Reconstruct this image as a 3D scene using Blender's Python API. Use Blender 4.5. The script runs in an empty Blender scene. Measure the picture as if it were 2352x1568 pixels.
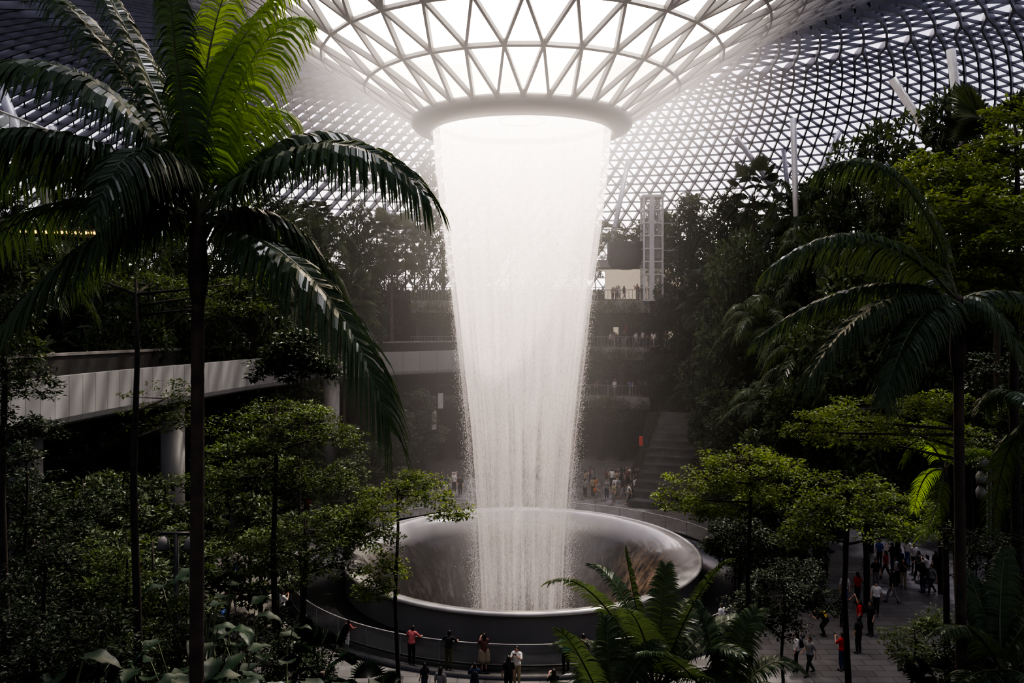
import bpy, math, random
import numpy as np
from mathutils import Vector, Matrix
random.seed(7); rng=np.random.default_rng(7)
SC=bpy.context.scene; COL=SC.collection
F=1930.0; CZ=16.4; HY=703.0
def W(px,py,Y): return Vector(((px-1176)/F*Y, Y, CZ+(HY-py)/F*Y))
CX,CY=0.6,51.3
# ---------------------------------------------------------------- helpers
def tag(o,label,cat,group=None,kind=None):
    o["label"]=label; o["category"]=cat
    if group:o["group"]=group
    if kind:o["kind"]=kind
    return o
def link(o,parent=None):
    COL.objects.link(o)
    if parent is not None:o.parent=parent
    return o
def empty(name,loc=(0,0,0)):
    o=bpy.data.objects.new(name,None); o.location=loc; o.empty_display_size=.2; COL.objects.link(o); return o
def mk(name,V,Q,mats=(),midx=None,smooth=False):
    V=np.asarray(V,dtype=np.float32).reshape(-1,3); Q=np.asarray(Q,dtype=np.int32)
    k=Q.shape[1]; m=bpy.data.meshes.new(name)
    m.vertices.add(len(V)); m.vertices.foreach_set('co',V.ravel())
    m.loops.add(Q.size); m.loops.foreach_set('vertex_index',Q.ravel())
    m.polygons.add(len(Q)); m.polygons.foreach_set('loop_start',np.arange(0,Q.size,k,dtype=np.int32))
    m.polygons.foreach_set('loop_total',np.full(len(Q),k,dtype=np.int32))
    if midx is not None:m.polygons.foreach_set('material_index',np.asarray(midx,dtype=np.int32))
    m.polygons.foreach_set('use_smooth',np.full(len(Q),smooth))
    m.update(calc_edges=True); m.validate()
    for x in mats:m.materials.append(x)
    return m
def ob(name,mesh,parent=None,loc=None):
    o=bpy.data.objects.new(name,mesh)
    if loc is not None:o.location=loc
    return link(o,parent)
class MB:
    def __init__(s): s.V=[];s.Q=[];s.M=[]
    def add(s,V,Q,m=0):
        b=len(s.V); s.V.extend([tuple(v) for v in V]); s.Q.extend([tuple(i+b for i in q) for q in Q]); s.M.extend([m]*len(Q))
    def box(s,c,d,m=0,R=None):
        x,y,z=d[0]/2,d[1]/2,d[2]/2
        P=[Vector(p) for p in [(-x,-y,-z),(x,-y,-z),(x,y,-z),(-x,y,-z),(-x,-y,z),(x,-y,z),(x,y,z),(-x,y,z)]]
        if R is not None:P=[R@p for p in P]
        c=Vector(c)
        s.add([p+c for p in P],[(0,3,2,1),(4,5,6,7),(0,1,5,4),(1,2,6,5),(2,3,7,6),(3,0,4,7)],m)
    def tube(s,pts,rad,n=8,m=0,cap=True):
        pts=[Vector(p) for p in pts]
        if not hasattr(rad,'__len__'):rad=[rad]*len(pts)
        V=[];N=len(pts); ref=None
        for i,p in enumerate(pts):
            t=(pts[min(i+1,N-1)]-pts[max(i-1,0)])
            t=t.normalized() if t.length>1e-9 else Vector((0,0,1))
            if ref is None: ref=Vector((1,0,0)) if abs(t.x)<.8 else Vector((0,1,0))
            a=(ref-t*ref.dot(t)).normalized(); ref=a; b=t.cross(a)
            for j in range(n):
                th=2*math.pi*j/n; V.append(p+(a*math.cos(th)+b*math.sin(th))*rad[i])
        Q=[(i*n+j,i*n+(j+1)%n,(i+1)*n+(j+1)%n,(i+1)*n+j) for i in range(N-1) for j in range(n)]
        if cap:
            c0=len(V);V.append(pts[0]);V.append(pts[-1])
            for j in range(0,n,2):
                Q.append((c0,(j+2)%n,(j+1)%n,j)); e=(N-1)*n; Q.append((c0+1,e+j,e+(j+1)%n,e+(j+2)%n))
        s.add(V,Q,m)
    def caps(s,p0,p1,r0,r1,n=12,m=0):
        p0=Vector(p0);p1=Vector(p1);d=p1-p0;L=d.length;t=d/L if L>1e-6 else Vector((0,0,1))
        pts=[];rad=[]
        for a in (-85,-60,-30,0):
            pts.append(p0+t*r0*math.sin(math.radians(a)));rad.append(r0*math.cos(math.radians(a)))
        for a in (0,30,60,85):
            pts.append(p1+t*r1*math.sin(math.radians(a)));rad.append(r1*math.cos(math.radians(a)))
        s.tube(pts,rad,n,m)
    def ell(s,c,r,n=14,k=8,m=0,R=None):
        c=Vector(c);V=[]
        for i in range(k+1):
            ph=-math.pi/2+math.pi*i/k
            ph=max(-1.55,min(1.55,ph))
            for j in range(n):
                th=2*math.pi*j/n
                v=Vector((r[0]*math.cos(ph)*math.cos(th),r[1]*math.cos(ph)*math.sin(th),r[2]*math.sin(ph)))
                if R is not None:v=R@v
                V.append(c+v)
        s.add(V,[(i*n+j,i*n+(j+1)%n,(i+1)*n+(j+1)%n,(i+1)*n+j) for i in range(k) for j in range(n)],m)
    def rev(s,prof,n=96,c=(CX,CY),m=0,a0=0,a1=2*math.pi):
        full=abs(a1-a0-2*math.pi)<1e-6; nn=n if full else n+1;V=[]
        for r,z in prof:
            for j in range(nn):
                th=a0+(a1-a0)*j/n; V.append((c[0]+r*math.cos(th),c[1]+r*math.sin(th),z))
        Q=[]
        for i in range(len(prof)-1):
            for j in range(n):
                j2=(j+1)%nn; Q.append((i*nn+j,i*nn+j2,(i+1)*nn+j2,(i+1)*nn+j))
        s.add(V,Q,m)
    def mesh(s,name,mats=(),smooth=False): return mk(name,s.V,s.Q,mats,s.M,smooth)
# ---------------------------------------------------------------- materials
def newmat(name):
    m=bpy.data.materials.new(name);m.use_nodes=True;nt=m.node_tree;nt.nodes.clear()
    return m,nt,nt.nodes.new('ShaderNodeOutputMaterial')
def nd(nt,t,**kw):
    n=nt.nodes.new(t)
    for k,v in kw.items():
        if k in n.inputs.keys(): n.inputs[k].default_value=v
        else:
            try:setattr(n,k,v)
            except Exception:n.inputs[k].default_value=v
    return n
def mth(nt,op,a,b=None,c=None,clamp=False):
    n=nt.nodes.new('ShaderNodeMath');n.operation=op;n.use_clamp=clamp
    for i,x in enumerate((a,b,c)):
        if x is None:continue
        if isinstance(x,(int,float)):n.inputs[i].default_value=x
        else:nt.links.new(x,n.inputs[i])
    return n.outputs[0]
def mrange(nt,x,a,b,c,d):
    n=nt.nodes.new('ShaderNodeMapRange');nt.links.new(x,n.inputs[0])
    for i,v in enumerate((a,b,c,d)):n.inputs[i+1].default_value=v
    return n.outputs[0]
def mixc(nt,f,a,b):
    n=nt.nodes.new('ShaderNodeMix');n.data_type='RGBA'
    if isinstance(f,(int,float)):n.inputs[0].default_value=f
    else:nt.links.new(f,n.inputs[0])
    for i,x in ((6,a),(7,b)):
        if isinstance(x,(tuple,list)):n.inputs[i].default_value=(*x[:3],1)
        else:nt.links.new(x,n.inputs[i])
    return n.outputs[2]
def plain(name,c1,c2=None,rough=.6,metal=0,scale=3,emis=None,estr=0,bump=0,spec=.5):
    m,nt,out=newmat(name);p=nd(nt,'ShaderNodeBsdfPrincipled');L=nt.links
    c2=c2 or tuple(x*.75 for x in c1)
    tc=nd(nt,'ShaderNodeTexCoord');no=nd(nt,'ShaderNodeTexNoise',Scale=scale,Detail=5.0);L.new(tc.outputs['Object'],no.inputs['Vector'])
    f=mrange(nt,no.outputs[0],.3,.7,0,1)
    L.new(mixc(nt,f,c1,c2),p.inputs['Base Color'])
    p.inputs['Roughness'].default_value=rough;p.inputs['Metallic'].default_value=metal;p.inputs['Specular IOR Level'].default_value=spec
    if emis:
        p.inputs['Emission Color'].default_value=(*emis,1);p.inputs['Emission Strength'].default_value=estr
    if bump:
        b=nd(nt,'ShaderNodeBump',Strength=bump);L.new(no.outputs[0],b.inputs['Height']);L.new(b.outputs[0],p.inputs['Normal'])
    L.new(p.outputs[0],out.inputs[0]);return m
def leafmat(name,c1,c2,tr=.35,rough=.45,sc=1.5,ow=.5):
    m,nt,out=newmat(name);L=nt.links
    oi=nd(nt,'ShaderNodeObjectInfo');g=nd(nt,'ShaderNodeNewGeometry')
    no=nd(nt,'ShaderNodeTexNoise',Scale=sc,Detail=3.0);L.new(g.outputs['Position'],no.inputs['Vector'])
    f=mth(nt,'ADD',mth(nt,'MULTIPLY',oi.outputs['Random'],ow),mrange(nt,no.outputs[0],.3,.7,0,1-ow))
    f=mth(nt,'ADD',mth(nt,'MULTIPLY',f,.65),mth(nt,'MULTIPLY',g.outputs['Random Per Island'],.35))
    c=mixc(nt,f,c1,c2)
    p=nd(nt,'ShaderNodeBsdfPrincipled',Roughness=rough);p.inputs['Specular IOR Level'].default_value=.25;L.new(c,p.inputs['Base Color'])
    t=nd(nt,'ShaderNodeBsdfTranslucent');
    c3=mixc(nt,.5,c,(c2[0]*1.6,c2[1]*1.5,c2[2]*.6));L.new(c3,t.inputs[0])
    mx=nd(nt,'ShaderNodeMixShader');mx.inputs[0].default_value=tr
    L.new(p.outputs[0],mx.inputs[1]);L.new(t.outputs[0],mx.inputs[2]);L.new(mx.outputs[0],out.inputs[0]);return m
M_palm=leafmat('palm_leaf',(.022,.044,.023),(.055,.092,.038),.35,.36)
M_palmr=leafmat('palm_leaf_pale',(.028,.052,.03),(.07,.105,.05),.4,.38)
M_palmg=leafmat('palm_leaf_bright',(.07,.15,.014),(.22,.36,.03),.65,.4)  # backlit sun put into the colour for upper fronds; also the yellow-green palm
M_rach=plain('rachis',(.07,.09,.03),(.05,.06,.02))
M_leafn=leafmat('leaf_near',(.026,.050,.017),(.085,.13,.032),.4)
M_leafb=leafmat('leaf_bright',(.035,.064,.018),(.15,.215,.042),.45)
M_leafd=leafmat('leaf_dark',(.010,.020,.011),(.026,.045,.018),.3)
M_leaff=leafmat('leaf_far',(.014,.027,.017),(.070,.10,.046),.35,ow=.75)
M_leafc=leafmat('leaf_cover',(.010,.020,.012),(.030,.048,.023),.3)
M_bark=plain('bark',(.045,.034,.027),(.02,.016,.013),.9,scale=8,bump=.4)
M_barkp=plain('palm_bark',(.08,.058,.043),(.035,.026,.021),.85,scale=5,bump=.5)
M_soil=plain('soil',(.012,.014,.009),(.02,.022,.012),1,scale=1)
M_conc=plain('concrete',(.17,.163,.158),(.12,.115,.11),.7,scale=1)
M_pill=plain('pillar_concrete',(.17,.17,.17),(.13,.13,.13),.6,scale=1)
M_dark=plain('dark_metal',(.015,.015,.016),(.025,.025,.026),.4,scale=2)
M_grey=plain('grey_steel',(.24,.25,.255),(.19,.20,.205),.4,scale=2)
M_white=plain('painted_steel',(.45,.45,.47),(.38,.38,.40),.4)
M_fascia=plain('fascia_panel',(.22,.225,.235),(.19,.195,.20),.5,scale=.35)
M_wall=plain('dark_wall',(.014,.014,.015),(.024,.023,.022),.8)
M_ring=plain('ring_metal',(.115,.10,.093),(.09,.08,.075),.5,scale=.5)
M_skin=plain('skin',(.45,.27,.19),(.40,.24,.17),.6)
M_hair=plain('hair',(.012,.009,.008),(.02,.015,.012),.5)
M_bronze=plain('rim_metal',(.55,.53,.51),(.45,.435,.42),.18,metal=.4,scale=1)
M_water=plain('dark_water',(.012,.013,.014),(.02,.021,.022),.2,scale=2,bump=.12)
M_outer=plain('bowl_side',(.17,.167,.163),(.13,.128,.125),.3,scale=.5)
M_yel=plain('lamp_yellow',(.8,.6,.1),emis=(1,.6,.08),estr=3.5)
M_warm=plain('shop_light',(.35,.3,.26),emis=(1,.80,.62),estr=.28)
M_redl=plain('red_sign',(.4,.04,.02),emis=(1,.08,.04),estr=.04)
M_whl=plain('white_sign',(.3,.3,.3),emis=(1,.97,.95),estr=.02)
def glassmat(name,col=(.75,.8,.8),op=.25):
    m,nt,out=newmat(name);L=nt.links
    a=nd(nt,'ShaderNodeBsdfTransparent');p=nd(nt,'ShaderNodeBsdfPrincipled',Roughness=.1);p.inputs['Base Color'].default_value=(*col,1)
    no=nd(nt,'ShaderNodeTexNoise',Scale=.6)
    mx=nd(nt,'ShaderNodeMixShader');L.new(mrange(nt,no.outputs[0],.3,.7,op*.8,op*1.2),mx.inputs[0]);L.new(a.outputs[0],mx.inputs[1]);L.new(p.outputs[0],mx.inputs[2]);L.new(mx.outputs[0],out.inputs[0]);return m
M_glass=glassmat('clear_glass',(.36,.36,.355),.34)
M_glassd=glassmat('canopy_glass',(.28,.33,.33),.5)
def radial(nt):
    g=nd(nt,'ShaderNodeNewGeometry');s=nd(nt,'ShaderNodeSeparateXYZ');nt.links.new(g.outputs['Position'],s.inputs[0])
    dx=mth(nt,'SUBTRACT',s.outputs[0],CX);dy=mth(nt,'SUBTRACT',s.outputs[1],CY)
    r=mth(nt,'SQRT',mth(nt,'ADD',mth(nt,'MULTIPLY',dx,dx),mth(nt,'MULTIPLY',dy,dy)))
    return g,s,dx,dy,r
def beammat():
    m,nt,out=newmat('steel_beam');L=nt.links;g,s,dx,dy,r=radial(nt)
    p=nd(nt,'ShaderNodeBsdfPrincipled',Roughness=.5);L.new(mixc(nt,mrange(nt,r,7,19,0,1),(.22,.205,.195),(.12,.125,.145)),p.inputs['Base Color']);L.new(p.outputs[0],out.inputs[0]);return m  # beams paler near the funnel, the glow there put into the colour
M_beam=beammat()
def roofglass():
    m,nt,out=newmat('roof_glass');L=nt.links
    g,s,dx,dy,r=radial(nt)
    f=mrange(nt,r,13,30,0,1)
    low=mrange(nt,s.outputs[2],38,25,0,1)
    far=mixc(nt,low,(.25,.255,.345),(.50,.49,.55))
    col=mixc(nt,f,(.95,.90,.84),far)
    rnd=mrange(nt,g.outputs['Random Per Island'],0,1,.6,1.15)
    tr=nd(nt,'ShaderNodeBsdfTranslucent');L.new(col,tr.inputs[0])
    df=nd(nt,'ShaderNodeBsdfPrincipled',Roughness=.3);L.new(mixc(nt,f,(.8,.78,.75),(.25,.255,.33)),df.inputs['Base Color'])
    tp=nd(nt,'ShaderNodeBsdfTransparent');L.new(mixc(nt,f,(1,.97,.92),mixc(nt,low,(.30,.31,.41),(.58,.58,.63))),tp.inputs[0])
    m1=nd(nt,'ShaderNodeMixShader');m1.inputs[0].default_value=.25;L.new(tr.outputs[0],m1.inputs[1]);L.new(df.outputs[0],m1.inputs[2])
    m2=nd(nt,'ShaderNodeMixShader');L.new(mth(nt,'MULTIPLY',mrange(nt,f,0,1,.6,.42),rnd),m2.inputs[0])
    L.new(m1.outputs[0],m2.inputs[1]);L.new(tp.outputs[0],m2.inputs[2]);L.new(m2.outputs[0],out.inputs[0]);return m
M_roof=roofglass()
# ---------------------------------------------------------------- world, sun, camera
w=bpy.data.worlds.new('World');SC.world=w;w.use_nodes=True;nt=w.node_tree;nt.nodes.clear();L=nt.links
out=nt.nodes.new('ShaderNodeOutputWorld');bg=nt.nodes.new('ShaderNodeBackground')
tc=nd(nt,'ShaderNodeTexCoord');dot=nt.nodes.new('ShaderNodeVectorMath');dot.operation='DOT_PRODUCT'
hd=Vector((0.02,.88,.42)).normalized();dot.inputs[1].default_value=hd;L.new(tc.outputs['Generated'],dot.inputs[0])
f=mth(nt,'POWER',mrange(nt,dot.outputs['Value'],.88,1,0,1),1.6)
sp=nd(nt,'ShaderNodeSeparateXYZ');L.new(tc.outputs['Generated'],sp.inputs[0])
hz=mrange(nt,sp.outputs[2],0,.28,1,0)
base=mixc(nt,hz,(1.0,1.03,1.25),(2.3,2.25,2.3))
L.new(mixc(nt,f,base,(30,24.5,19)),bg.inputs[0]);bg.inputs[1].default_value=1;L.new(bg.outputs[0],out.inputs[0])
sd=bpy.data.lights.new('sun','SUN');sd.energy=18;sd.angle=.03;sd.color=(1,.92,.80)
so=ob('sun',sd);so.rotation_euler=Vector((-.28,-.5,-1)).to_track_quat('-Z','Y').to_euler()
cd=bpy.data.cameras.new('camera');cam=ob('camera',cd);cam.location=(0,0,CZ);cam.rotation_euler=(math.pi/2,0,0)
cd.sensor_width=36;cd.lens=F/2352*36;cd.shift_y=-81/2352;cd.clip_end=600;cd.clip_start=.2;SC.camera=cam
SC.view_settings.view_transform='AgX'
try:SC.view_settings.look='AgX - High Contrast'
except Exception:pass
# ---------------------------------------------------------------- roof
PR=np.array([(6.5,27.75),(8.1,28.75),(10.8,30.6),(13.5,32.3),(17,34.3),(22,36.8),(28,39.2),(36,41.2),(44,41.9),(52,40.9),(60,37.8),(68,32.9),(75,26.5),(80,18),(83,8)])
tt=np.concatenate([[0],np.cumsum(np.hypot(*np.diff(PR,axis=0).T))])
ts=np.linspace(0,tt[-1],600)
def smooth1(y):
    y=np.interp(ts,tt,y);k=np.hanning(41);k/=k.sum();p=np.pad(y,20,mode='reflect',reflect_type='odd');return np.convolve(p,k,'valid')
pr=smooth1(PR[:,0]);pz=smooth1(PR[:,1]);arc=np.concatenate([[0],np.cumsum(np.hypot(np.diff(pr),np.diff(pz)))])
nrx=-np.gradient(pz);nrz=np.gradient(pr);nl=np.hypot(nrx,nrz);nrx/=nl;nrz/=nl
rings=[];s=0;k=0
while s<arc[-1]:
    r=np.interp(s,arc,pr);z=np.interp(s,arc,pz);a=np.interp(s,arc,nrx);b=np.interp(s,arc,nrz)
    if r<13:N,ds,o=30,3.0,(k%2)*.5
    elif r<26:N,ds,o=60,2.2,(k%2)*.5
    elif r<46:N,ds,o=120,2.1,(k*.5)
    else:N,ds,o=240,1.7,(k*.5)
    if s==0:ds=3.4
    rings.append((r,z,N,o,a,b));s+=ds;k+=1
RV=[];RN=[];off=[]
for r,z,N,o,a,b in rings:
    o=o%1
    off.append(len(RV))
    for i in range(N):
        th=2*math.pi*(i+o)/N+math.pi/2
        RV.append((CX+r*math.cos(th),CY+r*math.sin(th),z));RN.append((a*math.cos(th),a*math.sin(th),b))
RV=np.array(RV);RN=np.array(RN);T=[];E={}
def ae(a,b,t=0):
    k=(min(a,b),max(a,b));E[k]=max(E.get(k,0),t)
for k in range(len(rings)-1):
    N1,o1=rings[k][2],rings[k][3]%1;N2,o2=rings[k+1][2],rings[k+1][3]%1;i=j=0
    A=lambda i:off[k]+i%N1
    B=lambda j:off[k+1]+j%N2
    while i<N1 or j<N2:
        ai=(i+1+o1)/N1 if i<N1 else 9;bj=(j+1+o2)/N2 if j<N2 else 9
        ae(A(i),B(j),2 if (j+o2)/N2>(i+o1)/N1 else 0)
        if ai<=bj: T.append((A(i),A(i+1),B(j)));ae(A(i),A(i+1),1);i+=1
        else: T.append((A(i),B(j+1),B(j)));ae(B(j),B(j+1),1);j+=1
T=np.array(T);TV=RV[T].reshape(-1,3);TQ=np.arange(len(TV)).reshape(-1,3)
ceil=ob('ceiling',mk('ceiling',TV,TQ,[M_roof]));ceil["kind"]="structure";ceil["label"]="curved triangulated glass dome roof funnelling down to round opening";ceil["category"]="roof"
EK=sorted(E);ET=np.array([E[k] for k in EK]);EE=np.array(EK);a=RV[EE[:,0]];b=RV[EE[:,1]];n=RN[EE[:,0]]+RN[EE[:,1]];n/=np.linalg.norm(n,axis=1)[:,None]
d=b-a;sd_=np.cross(d,n);sd_/=np.linalg.norm(sd_,axis=1)[:,None]
rr=np.hypot((a[:,0]+b[:,0])/2-CX,(a[:,1]+b[:,1])/2-CY)
wd=np.interp(rr,[6,15,30,60],[.16,.16,.14,.12])*np.where(rr<30,1,np.where(ET==2,1.4,np.where(ET==1,.8,.9)));wd=wd[:,None]/2
dp=np.interp(rr,[6,15,30,60],[.28,.34,.45,.55])*np.where(rr<26,1,np.where(ET==2,1.7,np.where(ET==1,.5,.6)));dp=dp[:,None]
V=np.stack([a+sd_*wd,a-sd_*wd,a-sd_*wd-n*dp,a+sd_*wd-n*dp,b+sd_*wd,b-sd_*wd,b-sd_*wd-n*dp,b+sd_*wd-n*dp],1).reshape(-1,3)
q=np.array([(0,1,5,4),(1,2,6,5),(2,3,7,6),(3,0,4,7)]);Q=(q[None]+np.arange(len(EE))[:,None,None]*8).reshape(-1,4)
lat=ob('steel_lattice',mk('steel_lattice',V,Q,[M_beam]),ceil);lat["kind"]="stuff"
mb=MB();mb.rev([(5.45,27.65),(5.42,26.85),(5.6,26.78),(6.1,26.9),(6.5,27.08),(6.7,27.3),(6.7,27.65),(6.3,27.9),(5.45,27.65)],128)
ob('oculus_ring',mb.mesh('oculus_ring',[M_ring],True),ceil)
mb=MB();mb.rev([(5.4,27.75),(3.2,27.8),(0.02,27.85)],64)
M_disc,nt,out=newmat('oculus_glass')
tr=nd(nt,'ShaderNodeBsdfTranslucent');tr.inputs[0].default_value=(.95,.93,.9,1);tp=nd(nt,'ShaderNodeBsdfTransparent');mx=nd(nt,'ShaderNodeMixShader');mx.inputs[0].default_value=.5
nt.links.new(tr.outputs[0],mx.inputs[1]);nt.links.new(tp.outputs[0],mx.inputs[2]);nt.links.new(mx.outputs[0],out.inputs[0])
ob('oculus_glass',mb.mesh('oculus_glass',[M_disc],True),ceil)
mb=MB();mb.tube([(CX+1.4*math.cos(t),CY+1.4*math.sin(t),27.7) for t in np.linspace(0,2*math.pi,49)],.05,6)
ob('oculus_hoop',mb.mesh('oculus_hoop',[M_ring],True),ceil)
# ---------------------------------------------------------------- water column
CP=np.array([(27.2,5.42),(25,5.28),(21.8,4.9),(16.5,4.2),(12,3.7),(8.5,3.3),(4,2.95),(0,2.75),(-4,2.6),(-12,2.5)])
def cr(z):return np.interp(z,CP[::-1,0],CP[::-1,1])
def watermat(name,dens):
    m,nt,out=newmat(name);L=nt.links
    g,s,dx,dy,r=radial(nt)
    th=mth(nt,'ARCTAN2',dy,dx)
    cv=nd(nt,'ShaderNodeCombineXYZ');L.new(mth(nt,'MULTIPLY',mth(nt,'COSINE',th),13),cv.inputs[0]);L.new(mth(nt,'MULTIPLY',mth(nt,'SINE',th),13),cv.inputs[1]);L.new(mth(nt,'MULTIPLY',s.outputs[2],.13),cv.inputs[2])
    n1=nd(nt,'ShaderNodeTexNoise',Scale=.75,Detail=8.0,Roughness=.72);L.new(cv.outputs[0],n1.inputs['Vector'])
    mp=nd(nt,'ShaderNodeMapping');mp.inputs['Scale'].default_value=(18,18,5);L.new(g.outputs['Position'],mp.inputs[0])
    n2=nd(nt,'ShaderNodeTexNoise',Scale=1.0,Detail=4.0);L.new(mp.outputs[0],n2.inputs['Vector'])
    st=mrange(nt,n1.outputs[0],.32,.68,-.42,.40);sk=mrange(nt,n2.outputs[0],.3,.7,-.2,.2)
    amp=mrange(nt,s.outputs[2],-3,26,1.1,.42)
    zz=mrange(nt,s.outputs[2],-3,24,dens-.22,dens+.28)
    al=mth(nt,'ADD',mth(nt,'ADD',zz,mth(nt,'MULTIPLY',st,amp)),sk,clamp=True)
    tp=nd(nt,'ShaderNodeBsdfTransparent');df=nd(nt,'ShaderNodeBsdfDiffuse');df.inputs[0].default_value=(.54,.50,.47,1)
    tl=nd(nt,'ShaderNodeBsdfTranslucent');tl.inputs[0].default_value=(.54,.50,.47,1)
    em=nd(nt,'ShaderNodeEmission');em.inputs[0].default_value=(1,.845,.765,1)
    zf=mth(nt,'POWER',mrange(nt,s.outputs[2],-4,27,0,1),3.2);L.new(mth(nt,'MULTIPLY_ADD',zf,2.0,.24),em.inputs[1])  # daylight on the fall put in as self-glow, stronger towards the top
    m1=nd(nt,'ShaderNodeMixShader');L.new(df.outputs[0],m1.inputs[1]);L.new(tl.outputs[0],m1.inputs[2])
    ad=nd(nt,'ShaderNodeAddShader');L.new(m1.outputs[0],ad.inputs[0]);L.new(em.outputs[0],ad.inputs[1])
    m2=nd(nt,'ShaderNodeMixShader');L.new(al,m2.inputs[0]);L.new(tp.outputs[0],m2.inputs[1]);L.new(ad.outputs[0],m2.inputs[2]);L.new(m2.outputs[0],out.inputs[0]);return m
wf=empty('waterfall',(CX,CY,0));tag(wf,"tall circular curtain of falling white water narrowing into the bowl","waterfall")
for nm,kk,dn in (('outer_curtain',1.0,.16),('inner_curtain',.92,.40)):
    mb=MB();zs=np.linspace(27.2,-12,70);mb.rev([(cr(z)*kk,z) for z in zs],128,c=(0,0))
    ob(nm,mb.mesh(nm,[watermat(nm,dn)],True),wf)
nD=60000;u=rng.random(nD)**.7;z=27-u*32;th=rng.random(nD)*2*np.pi;rad=cr(z)+.0+np.abs(rng.normal(0,1,nD))*(.05+.30*(27-z)/30)
c=np.stack([rad*np.cos(th),rad*np.sin(th),z],1);sz=rng.uniform(.003,.009,nD)[:,None,None]
tet=np.array([(1,1,1),(-1,-1,1),(-1,1,-1),(1,-1,-1)])[None]*sz;tet=tet*np.array([1,1,2.4])
V=(c[:,None]+tet).reshape(-1,3);q=np.array([(0,1,2),(0,3,1),(0,2,3),(1,3,2)]);Q=(q[None]+np.arange(nD)[:,None,None]*4).reshape(-1,3)
M_drop=plain('droplet',(.7,.65,.62),emis=(1,.86,.80),estr=.16)  # droplets given a little self-glow in place of light on the spray
o=ob('spray_droplets',mk('spray_droplets',V,Q,[M_drop]),wf);o["kind"]="stuff"
# mist: haze and oculus glow put in as emission, no light scattered
M_mist,nt,out=newmat('mist');L=nt.links
g,s,dx,dy,r=radial(nt)
fr=mth(nt,'POWER',mrange(nt,r,2,19,1,0),2.6)
fz=mth(nt,'POWER',mrange(nt,s.outputs[2],-2,27,.3,1.0),1.7)
e1=mth(nt,'MULTIPLY',mth(nt,'MULTIPLY',fr,fz),.024)
dz=mth(nt,'SUBTRACT',s.outputs[2],30.5);ds=mth(nt,'SQRT',mth(nt,'ADD',mth(nt,'MULTIPLY',dz,dz),mth(nt,'MULTIPLY',mth(nt,'MULTIPLY',r,r),.32)))
e2=mth(nt,'MULTIPLY',mth(nt,'POWER',mrange(nt,ds,0,10.5,1,0),1.8),.18)
db=mth(nt,'SQRT',mth(nt,'ADD',mth(nt,'MULTIPLY',mth(nt,'MULTIPLY',s.outputs[2],s.outputs[2]),1.6),mth(nt,'MULTIPLY',r,r)))
e3=mth(nt,'MULTIPLY',mth(nt,'POWER',mrange(nt,db,1,7.5,1,0),2.0),.02)
em=nd(nt,'ShaderNodeEmission');em.inputs[0].default_value=(1,.87,.79,1);L.new(mth(nt,'ADD',mth(nt,'ADD',e1,e2),e3),em.inputs[1]);L.new(em.outputs[0],out.inputs['Volume'])
try:M_mist.cycles.volume_step_rate=4.0
except Exception:pass
mb=MB();mb.rev([(.01,-3),(8,-3),(10,2),(19,8),(19,34),(10,38),(.01,38)],40)
o=ob('mist_cloud',mb.mesh('mist_cloud',[M_mist]));tag(o,"fine water mist around the waterfall with added glow","mist",kind="stuff")
# ---------------------------------------------------------------- bowl, moat, plaza
def bowlmat():
    m,nt,out=newmat('bowl_acrylic');L=nt.links
    g,s,dx,dy,r=radial(nt);th=mth(nt,'ARCTAN2',dy,dx)
    cv=nd(nt,'ShaderNodeCombineXYZ');L.new(mth(nt,'MULTIPLY',mth(nt,'COSINE',th),12),cv.inputs[0]);L.new(mth(nt,'MULTIPLY',mth(nt,'SINE',th),12),cv.inputs[1]);L.new(mth(nt,'MULTIPLY',s.outputs[2],.8),cv.inputs[2])
    n1=nd(nt,'ShaderNodeTexNoise',Scale=1.6,Detail=8.0,Roughness=.65);L.new(cv.outputs[0],n1.inputs['Vector'])
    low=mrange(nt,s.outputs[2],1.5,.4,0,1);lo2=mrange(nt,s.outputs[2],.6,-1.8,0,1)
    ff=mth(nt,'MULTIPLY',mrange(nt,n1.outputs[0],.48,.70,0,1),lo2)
    warm_refl=mth(nt,'MULTIPLY',mrange(nt,mth(nt,'COSINE',th),.78,1,0,1),mrange(nt,s.outputs[2],1.2,-.8,0,1))  # warm reflection on the right inner side painted into the colour
    c_sheen=mixc(nt,low,(.30,.29,.28),(.032,.030,.029))  # sheen along the upper lip painted as a paler grey
    c0=mixc(nt,mth(nt,'MULTIPLY',mth(nt,'MULTIPLY',warm_refl,mrange(nt,n1.outputs[0],.4,.6,0,1)),.8),c_sheen,(.45,.30,.17))
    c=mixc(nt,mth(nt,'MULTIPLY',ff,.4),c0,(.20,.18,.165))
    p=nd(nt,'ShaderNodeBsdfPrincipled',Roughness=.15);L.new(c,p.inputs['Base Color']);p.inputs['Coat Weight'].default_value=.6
    b=nd(nt,'ShaderNodeBump',Distance=.12);L.new(mth(nt,'MULTIPLY',lo2,.6),b.inputs['Strength']);L.new(n1.outputs[0],b.inputs['Height']);L.new(b.outputs[0],p.inputs['Normal']);L.new(p.outputs[0],out.inputs[0]);return m
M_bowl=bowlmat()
bw=empty('fountain_bowl',(CX,CY,0));tag(bw,"large round dark funnel basin with polished metal rim catching the waterfall","fountain")
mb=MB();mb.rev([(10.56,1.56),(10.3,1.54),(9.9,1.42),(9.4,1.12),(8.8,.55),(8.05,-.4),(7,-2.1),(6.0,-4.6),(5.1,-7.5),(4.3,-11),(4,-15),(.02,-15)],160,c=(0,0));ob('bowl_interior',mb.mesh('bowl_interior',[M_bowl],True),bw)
mb=MB();mb.rev([(10.54,1.54),(10.6,1.6),(10.7,1.6),(10.78,1.5),(10.76,1.4),(10.6,1.34)],160,c=(0,0));ob('rim',mb.mesh('rim',[M_bronze],True),bw)
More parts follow.
